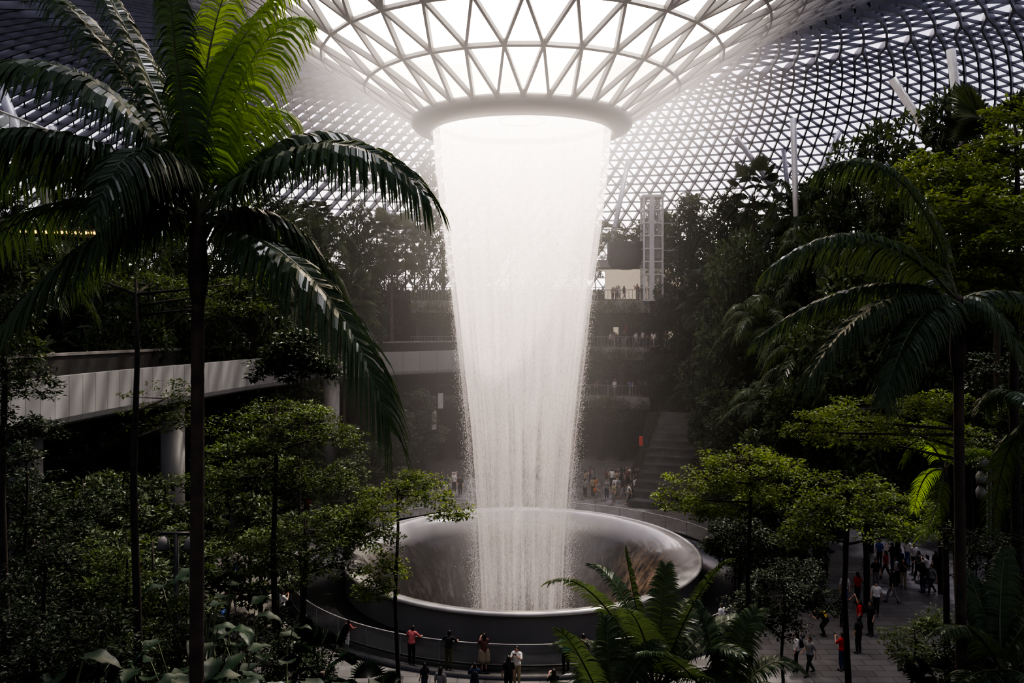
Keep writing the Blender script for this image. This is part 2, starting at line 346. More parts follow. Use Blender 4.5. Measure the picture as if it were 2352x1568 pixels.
mb=MB();mb.rev([(10.6,1.36),(10.55,.3),(10.6,-.6)],160,c=(0,0));ob('bowl_outer_wall',mb.mesh('bowl_outer_wall',[M_outer],True),bw)
mb=MB();mb.rev([(10.5,-.1),(13.6,-.1),(13.62,.12),(14.5,.12),(14.5,-.2)],128);o=ob('moat_basin',mb.mesh('moat_basin',[M_water],True));tag(o,"dark wet stone basin ring around the fountain bowl","basin")
M_floor,nt,out=newmat('plaza_stone');L=nt.links
tc=nd(nt,'ShaderNodeNewGeometry');br=nd(nt,'ShaderNodeTexBrick',Scale=1.0);br.inputs['Color1'].default_value=(.11,.105,.10,1);br.inputs['Color2'].default_value=(.15,.145,.14,1);br.inputs['Mortar'].default_value=(.05,.05,.05,1);br.inputs['Mortar Size'].default_value=.02;br.inputs['Brick Width'].default_value=1.2;br.inputs['Row Height'].default_value=.6
L.new(tc.outputs['Position'],br.inputs['Vector']);p=nd(nt,'ShaderNodeBsdfPrincipled',Roughness=.5);p.inputs['Specular IOR Level'].default_value=.25;L.new(br.outputs[0],p.inputs['Base Color']);L.new(p.outputs[0],out.inputs[0])
mb=MB();mb.rev([(14.4,0),(24,0),(36,0),(62,0)],96);o=ob('floor',mb.mesh('floor',[M_floor]));o["kind"]="structure";o["label"]="grey stone paved plaza";o["category"]="floor"
rl=empty('railing',(CX,52,0));tag(rl,"curved glass balustrade with pale handrail around fountain","railing")
M_hand=plain('handrail_steel',(.40,.39,.38),(.34,.33,.32),.35)
mb=MB();NP=44;pp=[(14*math.cos(t),14*math.sin(t),1.1) for t in np.linspace(0,2*math.pi,133)];mb.tube(pp,.028,8);ob('handrail',mb.mesh('handrail',[M_hand],True),rl)
mb=MB();pp=[(14*math.cos(t),14*math.sin(t),.14) for t in np.linspace(0,2*math.pi,133)];mb.tube(pp,.05,6);ob('base_rail',mb.mesh('base_rail',[M_dark],True),rl)
pm=None;gm=None
for i in range(NP):
    t=2*math.pi*i/NP
    if pm is None:
        mb=MB();mb.box((14,0,.55),(.03,.03,1.1));pm=mb.mesh('post',[M_grey])
        mb=MB();a1=2*math.pi/NP;mb.add([(14,0.03,.16),(14*math.cos(a1),14*math.sin(a1)-.03,.16),(14*math.cos(a1),14*math.sin(a1)-.03,1.04),(14,.03,1.04)],[(0,1,2,3)]);gm=mb.mesh('glass_panel',[M_glass])
    for nm,me in(('post',pm),('glass_panel',gm)):
        o=bpy.data.objects.new(nm,me);o.rotation_euler=(0,0,t);link(o,rl)
# ---------------------------------------------------------------- terrain
PH0,PH1=math.radians(-17),math.radians(21)
vp=[(-21,22),(-20,30),(-19.6,36),(-19.5,43),(-18.8,50),(-17.4,61),(-13.7,72),(-5.8,82),(3,88)]
def Ht(x,y):
    dx,dy=x-CX,y-CY;r=math.hypot(dx,dy);phi=math.atan2(dx,dy)
    if PH0<phi<PH1: return 0 if r<50 else 17.5
    if phi>0: r0=np.interp(phi,[.3,.7,1.2,1.7,2.3],[26,26,29,31,31])
    else: r0=np.interp(-phi,[.2,.6,1.0,1.5,2.3],[29,28,27,28,31])
    h=max(0,(r-r0)*.66);st=math.floor(h/2.8)*2.8;fr=h-st;h=st+2.8*min(1,max(0,(fr/2.8-.6)/.4))
    h=min(19.6,h)
    if y<30:h=min(14.6,max(h if y>0 else 0,(30-y)*.5))
    return h
mb=MB();G=1.25;xs=np.arange(-80,80.1,G);ys=np.arange(-12,131,G);V=[];
for y in ys:
    for x in xs:
        h=Ht(x,y);V.append((x,y,h if h>0 else -.3))
nx=len(xs);Q=[]
for j in range(len(ys)-1):
    for i in range(nx-1):
        cx,cy=xs[i]+G/2,ys[j]+G/2;r=math.hypot(cx-CX,cy-CY)
        if r<17 or r>78:continue
        Q.append((j*nx+i,j*nx+i+1,(j+1)*nx+i+1,(j+1)*nx+i))
o=ob('hillside',mk('hillside',V,Q,[M_soil]));tag(o,"terraced planted garden slope of dark soil","hillside",kind="structure")
# ---------------------------------------------------------------- leaf machinery
def leafquads(P,D,N,L_,Wd):
    P=np.asarray(P);D=D/np.linalg.norm(D,axis=1)[:,None];S=np.cross(D,N);S/=np.linalg.norm(S,axis=1)[:,None]+1e-9;N=np.cross(S,D)
    L_=L_[:,None];Wd=Wd[:,None]
    V=np.stack([P,P+D*L_*.45+S*Wd*.5+N*Wd*.15,P+D*L_,P+D*L_*.45-S*Wd*.5+N*Wd*.15],1)
    return V.reshape(-1,3)
def leafcloud(C,R,n,size,flat=.5,up=.8,wr=.45,shell=.6):
    C=np.repeat(C,n,0);R=np.repeat(R,n,0);m=len(C)
    d=rng.normal(size=(m,3));d/=np.linalg.norm(d,axis=1)[:,None]
    rr=(rng.random(m)**(1/3)*(1-shell)+shell*rng.uniform(.85,1.05,m))[:,None]
    P=C+d*R*rr
    N=rng.normal(size=(m,3))*.45;N[:,2]+=up;N+=d*.4
    D=rng.normal(size=(m,3));D[:,2]*=flat;D+=d*.6;D[:,2]-=.15
    s=size*rng.uniform(.7,1.3,m)
    return leafquads(P,D,N,s,s*wr)
def quads(V):return np.arange(len(V)).reshape(-1,4)
def clustertree(rs,H,CRad,nb,leaf,nl,trunk_r=.12,narrow=1.0,low=.35):
    mb=MB();pts=[(0,0,-.6)]
    for i in range(1,7):pts.append((rs.uniform(-.12,.12)*i*.5,rs.uniform(-.12,.12)*i*.5,H*.85*i/6))
    mb.tube(pts,[trunk_r*(1-.12*i) for i in range(7)],7)
    C=[];R=[]
    for i in range(nb):
        f=i/(nb-1);z=H*(low+(1-low)*f);a=i*2.4+rs.random();q=CRad*(math.sin(math.pi*(.12+.8*f))**.7)*rs.uniform(.4,1.1)*narrow
        c=(q*math.cos(a),q*math.sin(a),z);C.append(c);s=CRad*rs.uniform(.2,.38);R.append((s,s,s*.55))
        tz=min(z-.2*q,H*.84);mb.tube([(0,0,tz*.9),(c[0]*.5,c[1]*.5,tz),c],[.05,.035,.015],5)
    V=leafcloud(np.array(C),np.array(R),nl,leaf)
    return mb,V
class Kit: pass
def mkkit(kind,parts,H=8):
    k=Kit();k.kind=kind;k.parts=parts;k.H=H;return k
def place(k,loc,rot,sc,label,cat,group=None):
    e=empty(k.kind,loc);e.rotation_euler=(0,0,rot);e.scale=(sc[0],sc[0],sc[1]) if hasattr(sc,'__len__') else (sc,)*3
    tag(e,label,cat,group)
    for nm,me in k.parts:
        o=bpy.data.objects.new(nm,me);link(o,e)
    return e
rs=random.Random(3);kits=[]
for i,(H,C_,nb,nl,nar,lw) in enumerate([(8.5,2.3,26,210,.95,.35),(6.5,2.6,24,210,1,.3),(10,2.0,30,180,.8,.3),(5,1.9,20,200,1,.2)]):
    mb,V=clustertree(rs,H,C_,nb,.25,nl,narrow=nar,low=lw)
    kits.append(mkkit('broadleaf_tree',[('trunk',mb.mesh('trunk',[M_bark],True)),('foliage',mk('foliage',V,quads(V),[M_leaff]))],H))
def bez(a,b,c,t):return a*(1-t)**2+b*2*t*(1-t)+c*t*t
def frond(P0,P1,P2,Lm,n=60,droop=.45,wd=.05,roll=0.0,rr=.03,seg=4,t0=.12,fw0=.15):
    P0,P1,P2=Vector(P0),Vector(P1),Vector(P2);mb=MB()
    mb.tube([bez(P0,P1,P2,t) for t in np.linspace(0,1,10)],[rr*(1-.85*t) for t in np.linspace(0,1,10)],5,1)
    UP=Vector((0,0,1))
    for k in range(n):
        t=t0+(1-t0)*k/(n-1);p=bez(P0,P1,P2,t);T_=(bez(P0,P1,P2,min(1,t+.01))-bez(P0,P1,P2,t-.01)).normalized()
        S=T_.cross(UP);S=S.normalized() if S.length>.05 else Vector((1,0,0))
        S=Matrix.Rotation(roll,3,T_)@S;U=S.cross(T_)
        Ll=Lm*(.35+.65*math.sin(math.pi*min(1,.2+t*.74))**.8)
        for sg in(-1,1):
            fw=fw0+.7*t*t+.15*t+random.uniform(-.05,.05);D=(S*sg*math.cos(fw)+T_*math.sin(fw)+U*(.3+random.uniform(-.06,.06))).normalized();l=Ll*random.uniform(.92,1.05)
            dr=droop*random.uniform(.88,1.15);tw=(T_+U*random.uniform(-.45,.45)).normalized();V=[]
            for j in range(seg+1):
                s=j/seg;pos=p+D*l*s*(1-.35*dr*s)+Vector((0,0,-1))*(dr*l*s*s)
                w_=wd*(.45+.55*math.sin(math.pi*min(.95,.25+s*.5)))*(1-s**3*.85)*.5
                V+= [pos-tw*w_,pos+tw*w_]
            mb.add(V,[(2*j,2*j+1,2*j+3,2*j+2) for j in range(seg)],0)
    return mb
def palmtrunk(mb,base,top,r0,r1):
    base=Vector(base);top=Vector(top);n=max(6,int((top-base).length/.22));pts=[];rad=[]
    for i in range(n+1):
        t=i/n;b=base.lerp(top,t);r=r0+(r1-r0)*t
        pts+= [b,b+(top-base)/n*.75];rad+=[r*1.06,r]
    mb.tube(pts,rad,12)
def farpalm(H,Lf,nf,arch):
    mb=MB();palmtrunk(mb,(0,0,-.6),(0,0,H),.13,.09);fm=MB()
    for i in range(nf):
        a=i*2.4;el=.15+.85*(i/nf);h=Vector((math.cos(a),math.sin(a),0));c=Vector((0,0,H))
        P1=c+h*Lf*.55*(1.1-el*.5)+Vector((0,0,Lf*(.1+.65*el)));P2=c+h*Lf*(1.05-.4*el)+Vector((0,0,Lf*(-.55*arch+.95*el)))
        f_=frond(c,P1,P2,Lf*.28,28,.5,.09,seg=2,t0=.15);fm.add(f_.V,f_.Q,0)
    return mb,fm
for H,Lf in((7.5,2.6),(5,3.0)):
    mb,fm=farpalm(H,Lf,15,1);kits.append(mkkit('palm_tree',[('trunk',mb.mesh('trunk',[M_barkp],True)),('fronds',fm.mesh('fronds',[M_leaff]))],H+1))
def fanleaf(mb,o,d,R_,n=22,spread=2.6,fold=.12,split=.35):
    o=Vector(o);d=Vector(d).normalized();S=d.cross(Vector((0,0,1)));S=S.normalized() if S.length>.05 else Vector((1,0,0));U=S.cross(d)
    for i in range(n):
        a0=-spread/2+spread*i/n;a1=a0+spread/n;am=(a0+a1)/2
        dv=lambda a,r,u:o+(d*math.cos(a)+S*math.sin(a))*r+U*u-Vector((0,0,1))*r*r*.22/R_
        V=[dv(am,.02,0),dv(a0,R_*(1-split),-fold*R_*.3),dv(am,R_*(1-split),fold*R_*.3),dv(a1,R_*(1-split),-fold*R_*.3),dv(am+.01,R_*random.uniform(.92,1.05),0)]
        mb.add(V,[(0,1,4,2),(0,2,4,3)],0)
def fanpalm(H,R_,nf,mat,stem=True):
    tm=MB();palmtrunk(tm,(0,0,-.6),(0,0,H),.12,.09);fm=MB()
    for i in range(nf):
        a=i*2.4;el=-.35+1.5*i/nf;d=Vector((math.cos(a)*math.cos(el),math.sin(a)*math.cos(el),math.sin(el)));c=Vector((0,0,H));e=c+d*R_*.95
        fm.tube([c,e],[.02,.012],4);fanleaf(fm,e,d+Vector((0,0,-.25)),R_*.85)
    return mkkit('fan_palm',[('trunk',tm.mesh('trunk',[M_barkp],True)),('fronds',fm.mesh('fronds',[mat]))],H+1.4)
kits.append(fanpalm(7.5,1.3,20,M_leaff))
LABK={'broadleaf_tree':"dense dark green leafy tree on the terraced slope",'palm_tree':"feather-leaved palm on the terraced slope",'fan_palm':"fan-leaved palm on the terraced slope"}
GT="trees on the garden slopes"
def catn(k):return "tree" if k.kind=='broadleaf_tree' else "palm tree"
pos=[]
def ptop(px,topy,Y,ki,wsc=1.0):
    x=(px-1176)/F*Y;h=Ht(x,Y);t=W(px,topy,Y).z-h;k=kits[ki];s=t/k.H;pos.append((x,Y))
    place(k,(x,Y,h-.1),rs.random()*6.28,(min(1.5,max(.8,s))*wsc,s),LABK[k.kind],catn(k),GT)
for a in[(1900,410,62,2),(2000,315,56,0),(2160,250,48,0),(2290,215,42,6),(1732,368,78,6,.8),(1840,430,70,4),(1590,470,84,0),(1665,450,80,2,.8),(1560,500,90,1),(2230,280,50,2),(1960,440,66,5),(1790,500,74,6,.8),(1880,540,58,4),(1700,560,66,1),(2060,480,50,2),
         (1640,600,74,6),(1760,690,58,4),(1700,770,62,3),(1880,760,50,5),(1990,640,46,1),(1710,900,58,1),(1780,880,52,4),(1830,900,47,3),(1810,600,60,2,.8),(1660,720,72,1),(1640,860,68,3,.7),(1700,1080,50,3,.8),(1660,1000,62,1,.7),
         (985,370,92,2,.8),(900,490,84,6),(820,480,78,2,.8),(740,500,72,4),(660,510,66,1),(575,540,62,0),(60,520,46,4),(10,560,42,2),(320,580,56,1),(430,570,60,2),(700,640,66,5),(790,620,72,6),
         (900,940,74,1),(960,900,78,0),(860,1020,68,3),(700,1010,62,0),(800,980,66,2),(280,1010,52,0),(520,1000,58,1),(180,1040,46,2),(620,1030,60,3),
         (330,1110,44,1),(250,1090,40,0),(450,1150,45,3),(150,1120,37,1),(480,1080,52,2,.8),(380,1230,38,3),(600,1150,44,3),(230,1240,34,3),(800,1060,50,1,.8)]:
    ptop(*a)
def nearpath(x,y,d):
    return any((x-a)**2+(y-b)**2<d*d for a,b in [(vp[i][0]+(vp[i+1][0]-vp[i][0])*t-1.5,vp[i][1]+(vp[i+1][1]-vp[i][1])*t) for i in range(len(vp)-1) for t in(0,.33,.66)])
n=0;tries=0
while n<225 and tries<30000:
    tries+=1
    r=rs.uniform(25,64);ph=rs.uniform(-math.pi*.78,math.pi*.78);x=CX+r*math.sin(ph);y=CY+r*math.cos(ph)
    if y<26:continue
    px=1176+F*x/y
    if px<-100 or px>2450:continue
    h=Ht(x,y)
    if h<.3 or nearpath(x,y,4.5):continue
    if PH0<ph<PH1 and r<52:continue
    if math.radians(-22)<ph<0 and r<40:continue
    if ph>0 and math.radians(19)<ph<math.radians(30) and r<37:continue
    md=2.6 if r<50 else 2.9
    if any((x-a)**2+(y-b)**2<md*md for a,b in pos):continue
    pos.append((x,y));t=rs.random();k=kits[0] if t<.2 else kits[1] if t<.33 else kits[2] if t<.48 else kits[3] if t<.62 else kits[4] if t<.78 else kits[5] if t<.88 else kits[6]
    sc=rs.uniform(.75,1.2)
    if y<45: sc*=.8
    place(k,(x,y,h-.1),rs.random()*6.28,(sc,sc*rs.uniform(.9,1.2)),LABK[k.kind],catn(k),GT);n+=1
def cover(n,size,cond,mat,name,lab):
    P=[]
    while len(P)<n:
        x=random.uniform(-75,75);y=random.uniform(4,118)
        if not(-.72<x/y<.72) or math.hypot(x-CX,y-CY)>70:continue
        if not cond(x,y):continue
        h=Ht(x,y)
        if h<.25:continue
        P.append((x,y,h+random.uniform(0,.8)))
    P=np.array(P);m=len(P);D=rng.normal(size=(m,3));N=rng.normal(size=(m,3))*.5;N[:,2]+=1;s=size*rng.uniform(.6,1.4,m)
    V=leafquads(P,D,N,s,s*.5);o=ob(name,mk(name,V,quads(V),[mat]));tag(o,lab,"plants",kind="stuff")
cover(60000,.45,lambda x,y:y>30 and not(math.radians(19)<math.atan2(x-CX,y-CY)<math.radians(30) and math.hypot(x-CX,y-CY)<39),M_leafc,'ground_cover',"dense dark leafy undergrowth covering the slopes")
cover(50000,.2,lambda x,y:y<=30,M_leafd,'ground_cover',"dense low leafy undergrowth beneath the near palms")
# ---------------------------------------------------------------- hero palms
def palm(C,Yb,trunk_px,fr,Lm,label,rt=.13,n=92,wd=.05,droop=.6,mat0=None):
    mat0=mat0 or M_palm
    c=W(*C,Yb);bx=(trunk_px-1176)/F*Yb;bz=Ht(bx,Yb);e=empty('palm_tree',(bx,Yb,bz));tag(e,label,"palm tree");o0=Vector((bx,Yb,bz))
    tm=MB();palmtrunk(tm,Vector((0,0,-.3)),c-o0-Vector((0,0,.35)),rt,rt*.8);
    tm.tube([c-o0-Vector((0,0,1.25)),c-o0-Vector((0,0,.9)),c-o0-Vector((0,0,.2)),c-o0+Vector((0,0,.1))],[rt*.85,rt*1.35,rt*1.1,rt*.6],10)
    ob('trunk',tm.mesh('trunk',[M_barkp],True),e)
    for f_ in fr:
        (ax,ay),(tx,ty),dy=f_[0],f_[1],f_[2];roll=f_[3] if len(f_)>3 else 0;mat=f_[4] if len(f_)>4 and f_[4] else mat0;lm=Lm*(f_[5] if len(f_)>5 else 1);ww=wd*(f_[6] if len(f_)>6 else 1)
        p0=c-o0;p2=W(tx,ty,Yb+dy)-o0;ctl=W(ax,ay,Yb+dy*.5)-o0
        mbf=frond(p0,ctl,p2,lm,n,droop,ww,roll);fo=ob('frond',mbf.mesh('frond',[mat,M_rach]),e)
palm((455,500),12,450,[
 ((450,100),(730,-80),1.5,.15,M_palmg,1.3,.75),((440,130),(560,-130),2.2,.1,M_palmg,1.15,.7),((350,150),(200,-100),1.2,.2,None,1.1,.85),((400,150),(380,-120),-.8,-.2,None,.9,.65),
 ((250,40),(-100,170),-1.0,-.3,None,1.15),((190,290),(-190,450),.8,.1,None,1.15),((230,420),(-100,900),-1.4,0,None,1.3),((320,190),(215,500),-2.4,0,None,1.15),
 ((760,190),(975,445),-1.0,.3,None,1.2),((660,220),(860,350),1.8,0,None,1.1),((670,420),(775,690),1.0,0,None,1.15),((780,560),(895,985),-.8,.1,None,1.3),
 ((300,440),(160,660),2.0,0),((560,480),(640,640),2.4,0),((240,-20),(20,-60),1.8,.1,None,1.1),((600,180),(650,270),2.4,.2,M_palmg,1.2,.75),((560,60),(690,40),2.6,.2,M_palmg,1.3,.75),
 ((200,240),(-140,330),-1.6,.2,None,1.15),((180,380),(-140,620),1.6,.1,None,1.1)],
 .82,"tall palm with long arching feathery fronds and slender ringed trunk",rt=.105,wd=.07,droop=.75,n=90)
palm((2200,690),14,2212,[((1985,440),(1770,615),-.8,.3),((1990,590),(1742,775),.5,.2),((1990,620),(1852,875),-1,.1),((2090,680),(2030,925),-1.5,0),
 ((2100,300),(1890,390),.9,.3,None,1.1,.75),((2290,640),(2380,900),-.8,0,None,.8),((2350,620),(2480,780),1,0,None,.8),((2060,540),(1900,580),2.5,0)],
 .70,"palm with drooping grey-green feathery fronds beside leafy trees",rt=.095,wd=.058,mat0=M_palmr,droop=.75)
palm((1505,1590),17,1500,[((1370,1300),(1272,1335),-1,.3),((1440,1330),(1368,1300),1,.2),((1460,1400),(1436,1265),.2,.5,None,.8),((1520,1400),(1528,1300),.8,.3),((1600,1330),(1670,1290),-.5,-.3),
 ((1660,1360),(1755,1440),.3,0),((1620,1450),(1700,1500),-1.2,0),((1400,1460),(1290,1480),-.8,0),((1350,1450),(1330,1600),-1.5,0),((1560,1400),(1590,1380),1.5,0),((1480,1420),(1440,1400),-1.8,0),((1600,1500),(1700,1590),-1.5,0)],
 .60,"young clumping palm with upright arching fronds by the railing",rt=.12,n=60,wd=.05,droop=.4,mat0=M_palmr)
palm((1660,1650),16,1660,[((1560,1480),(1470,1500),-1,.3),((1640,1450),(1600,1390),.6,.3),((1700,1450),(1740,1400),.4,.2),((1750,1480),(1830,1530),0,0),((1600,1560),(1520,1600),-1,0),((1720,1540),(1790,1600),-1,0)],
 .6,"second clump of young palm with broad arching fronds",rt=.1,n=54,wd=.05,droop=.4,mat0=M_palmr)
palm((1400,1660),15.5,1400,[((1340,1500),(1290,1450),-.6,.3),((1400,1480),(1390,1420),.6,.3),((1460,1500),(1510,1480),.4,.2),((1340,1560),(1270,1580),-.8,0)],
 .55,"small clump of young palm fronds by the railing",rt=.09,n=48,wd=.05,droop=.4,mat0=M_palmr)
palm((2400,960),12,2410,[((2320,850),(2260,940),1,.2),((2300,960),(2280,1220),.8,0)],.5,"palm with hanging dark fronds at garden edge",rt=.1,n=60,wd=.04)
palm((2170,1080),20,2180,[((2130,960),(2075,1060),-.5,.3,M_palmg),((2120,1060),(2100,1170),1,.2,M_palmg),((2190,980),(2140,960),1,.1,M_palmg),((2230,1000),(2290,1050),0,0,M_palmg),((2150,1200),(2110,1240),-1,.2,M_palmg)],.42,"small palm with yellow-green drooping fronds",rt=.08,n=40,wd=.035)
palm((2300,1540),14,2300,[((2230,1400),(2160,1450),-1,.2),((2250,1370),(2220,1310),1,.2),((2290,1360),(2310,1260),1,.3),((2350,1400),(2430,1380),0,0),((2230,1530),(2170,1600),-1,0),((2350,1530),(2400,1600),-1,0)],.55,"low palm with broad arching fronds among shrubs",rt=.1,n=54,wd=.045)
# ---------------------------------------------------------------- layered trees
def padtree(tpx,Y,topy,pads,label,leaf=.09,mat=None,r=.09,dens=1.2,kind='layered_tree'):
    mat=mat or M_leafn;x=(tpx-1176)/F*Y;b=Ht(x,Y);top=W(tpx,topy,Y);o0=Vector((x,Y,b));e=empty(kind,o0);tag(e,label,"shrub" if kind=='shrub' else "tree")
    mb=MB();H=top.z-b;mb.tube([(0,0,-.3),(.05,0,H*.3),(-.06,.03,H*.6),(.03,0,H*.85),(0,0,H)],[r*1.2,r,r*.85,r*.6,r*.3],9)
    VV=[]
    for (px,py,dy,rx,th) in pads:
        c=W(px,py,Y+dy)-o0;RX=rx/F*(Y+dy);RY=RX*.8;TH=th/F*(Y+dy)
        hz=min(H*.97,max(.5,c.z-RX*.35));s0=Vector((0,0,hz))
        mb.tube([s0,s0.lerp(c,.5)+Vector((0,0,-.05)),c-Vector((0,0,TH*.5))],[r*.45,r*.3,r*.15],6)
        k=int(26*dens*max(.6,RX*RX/1.2))+8
        a=rng.random(k)*6.283;q=np.sqrt(rng.random(k));C=np.stack([c.x+RX*q*np.cos(a),c.y+RY*q*np.sin(a),c.z+TH*(rng.random(k)-.5)*1.6-TH*.9*q**2],1)
        for i in range(0,k,3):
            cc=Vector(C[i]);mb.tube([c-Vector((0,0,TH*.5)),cc-Vector((0,0,.05))],[r*.14,r*.05],4)
        s=rng.uniform(.14,.30,k)*max(1,Y/20);VV.append(leafcloud(C,np.stack([s,s,s*.3],1),36,leaf*max(.8,Y/20),flat=.3,up=1.2,shell=.2,wr=.5))
    V=np.concatenate(VV);ob('branches',mb.mesh('branches',[M_bark],True),e);ob('foliage',mk('foliage',V,quads(V),[mat]),e);return e
padtree(632,22,930,[(640,960,0,150,36),(560,1010,-1,90,26),(740,990,1,95,30),(600,1075,.5,150,30),(740,1090,1,80,26),(480,1090,-1,60,26),(660,930,1,90,22)],"slender tree with horizontal layers of fine green leaves",dens=1.0)
padtree(912,25,1110,[(930,1125,0,110,24),(1030,1165,.5,55,16),(870,1165,-1,80,20),(960,1095,.5,70,18),(880,1290,0,60,25),(860,1345,-.5,45,18)],"small layered tree with thin bare trunk near the bowl",r=.07,mat=M_leafb,dens=.8)
padtree(700,23,1190,[(690,1215,0,140,28),(570,1235,.5,100,26),(830,1225,.5,100,22),(770,1180,1,90,22),(640,1270,-.5,80,24),(760,1290,0,80,24)],"wide layered tree with feathery foliage pads",dens=1.0)
padtree(312,16,640,[(340,640,1,120,30),(480,665,1.5,110,30),(200,620,1,80,25),(540,690,2,90,25),(560,640,2,70,20),(380,900,1,90,30),(400,960,1,80,25)],"tall slender tree with sparse fine foliage behind the palm",r=.08,dens=.7,mat=M_leafn)
padtree(1722,27,1040,[(1720,1045,0,110,22),(1610,1090,-.5,80,18),(1800,1075,.5,70,18),(1700,1110,0,90,18),(1560,1140,-.5,60,14),(1640,1165,0,70,14),(1770,1130,1,70,16)],"layered tree with flat bright green foliage pads",mat=M_leafb,dens=.8)
padtree(1945,23,1080,[(1960,1110,0,130,26),(1880,1160,-.5,100,24),(2050,1150,.5,110,24),(1970,1190,-1,130,24),(2100,1210,.5,80,22),(1850,1220,0,70,20)],"layered tree with thin dark trunk and lit green foliage",mat=M_leafb,dens=.85)
padtree(2205,19,900,[(2040,925,0,150,20),(1930,955,-.5,110,18),(2150,910,.5,90,20),(2060,975,.5,130,18),(2180,985,1,90,22),(1860,985,-.5,60,14),(2000,1000,1,110,16)],"broad layered tree with sunlit horizontal foliage",mat=M_leafb,r=.1,dens=.9)
padtree(2335,19,300,[(2200,400,0,130,34),(2310,330,.5,110,40),(2260,500,-.5,150,34),(2150,560,0,100,30),(2320,610,0,120,34),(2200,650,.5,140,30),(2090,690,.5,90,26),(2340,440,.8,90,44),(2130,370,1,70,26),(2250,580,-1,120,28),(2330,250,1,70,30),(2240,450,-2,110,28),(2340,540,-2,110,30),(2130,620,-.8,100,22),(2330,700,-1,90,30)],"large leafy tree with sunlit yellow-green leaves",mat=M_leafb,r=.12,leaf=.12,kind='broadleaf_tree',dens=1.7)
padtree(1800,28,1330,[(1800,1340,0,100,40),(1740,1380,0,70,30),(1830,1300,1,60,26),(1870,1370,.5,60,26),(1790,1420,0,60,24)],"small dark leafy tree on the plaza",mat=M_leafd,r=.06)
padtree(1690,33,1190,[(1700,1210,0,70,26),(1750,1240,.5,60,24),(1660,1250,0,40,20),(1740,1290,0,60,22)],"dark leafy tree beside the basin",mat=M_leafd,r=.05)
padtree(2100,26,1440,[(2100,1460,0,70,30),(2150,1420,.5,60,30),(2120,1510,0,70,25)],"small leafy tree beside the walking path",mat=M_leafn,r=.05)
padtree(690,34,800,[(660,800,0,50,26),(620,835,0,45,24),(720,830,.5,50,26),(680,770,.5,45,22)],"dark broad-leaved sapling by the bridge",mat=M_leafd,leaf=.13,r=.06,kind='broadleaf_tree')
padtree(8,17,700,[(30,690,0,80,40),(60,860,.5,80,40),(40,960,0,90,40),(-20,800,0,90,60)],"dark leafy tree at the garden edge",mat=M_leafd,leaf=.12)
for i,(tx,Y,ty,m) in enumerate([(60,20,1000,M_leafd),(190,24,1100,M_leafd),(290,19,1220,M_leafn),(100,15,1230,M_leafd),(400,22,1330,M_leafd),(230,14,1390,M_leafd),(520,21,1400,M_leafd),(20,13,1400,M_leafd),(350,24,1240,M_leafd),(160,18,1290,M_leafd),(640,22,1380,M_leafd),(720,20,1430,M_leafd)]):
    pd=[(tx+random.uniform(-70,70),ty+40+j*62+random.uniform(-10,10),random.uniform(-1,1),random.uniform(70,120),38) for j in range(7)]
    padtree(tx,Y,ty,pd,"dense dark shrubby tree filling the lower garden",mat=m,r=.05,leaf=.11,kind='shrub',dens=1.1)
for i,(tx,Y,ty,m) in enumerate([(2310,19,1200,M_leafd),(2350,15,1380,M_leafn),(2240,17,1440,M_leafd),(2330,22,760,M_leafd),(2240,21,1250,M_leafd),(2330,20,900,M_leafn)]):
    pd=[(tx+random.uniform(-60,60),ty+20+j*55,random.uniform(-.6,.6),random.uniform(50,90),30) for j in range(5)]
    padtree(tx,Y,ty,pd,"leafy green shrub beside the palms",mat=m,r=.04,leaf=.1,kind='shrub',dens=1)
def bigleaf(mb,o,d,Ln,Wd,droop=.4):
    o=Vector(o);d=Vector(d).normalized();S=d.cross(Vector((0,0,1))).normalized();U=S.cross(d);n=7;V=[];Q=[]
    for i in range(n+1):
        t=i/n;w_=Wd*.5*(math.sin(math.pi*min(1,t**.6*.98+.02))**.8) if i<n else .003
        if i==0:w_=Wd*.2
        c=o+d*Ln*t-Vector((0,0,1))*droop*Ln*t*t
        for s in(-1,-.5,0,.5,1):V.append(c+S*w_*s+U*(.25*w_*abs(s)-.02*math.sin(i*2)*abs(s)) - (d*Ln*.12*abs(s) if i==0 else Vector()))
    for i in range(n):
        for j in range(4):Q.append((i*5+j,i*5+j+1,i*5+j+6,i*5+j+5))
    mb.add(V,Q)
M_big=leafmat('big_leaf',(.006,.016,.010),(.018,.038,.018),.2,.45)
def bigplant(px,py,Y,n,Ln,label):
    x=(px-1176)/F*Y;b=Ht(x,Y);e=empty('broad_leaf_plant',(x,Y,b));tag(e,label,"plant");top=W(px,py,Y).z-b
    for i in range(n):
        a=i*2.4;h=top*(.55+.45*random.random());d=Vector((math.cos(a),math.sin(a),0));p=d*random.uniform(.25,.9)+Vector((0,0,h))
        mb=MB();mb.tube([(0,0,-.1),p*.6+Vector((0,0,.1*h)),p],[.03,.02,.012],5,1);bigleaf(mb,p,d+Vector((0,0,random.uniform(-.2,.4))),Ln*random.uniform(.8,1.15),Ln*.62)
        ob('leaf',mb.mesh('leaf',[M_big,M_rach],True),e)
for px,py,Y in((440,1400,17),(520,1460,16),(600,1440,18),(470,1290,19),(790,1540,17),(660,1540,15),(330,1500,14),(100,1500,12),(560,1400,19)):
    bigplant(px,py,Y,13,.55,"plant with large glossy heart-shaped dark leaves")
KF=fanpalm(1.6,.75,14,M_big)
for px,py,Y in((740,1460,18),(850,1560,17),(2170,1540,16),(1780,1600,15),(2020,1620,14),(2290,1400,17),(200,1560,13)):
    x=(px-1176)/F*Y;h=Ht(x,Y);t=W(px,py,Y).z-h
    place(KF,(x,Y,h),random.random()*6,(.7,max(.3,t/2.3)),"low fan palm with round pleated leaves","plant","fan palms in the lower garden")
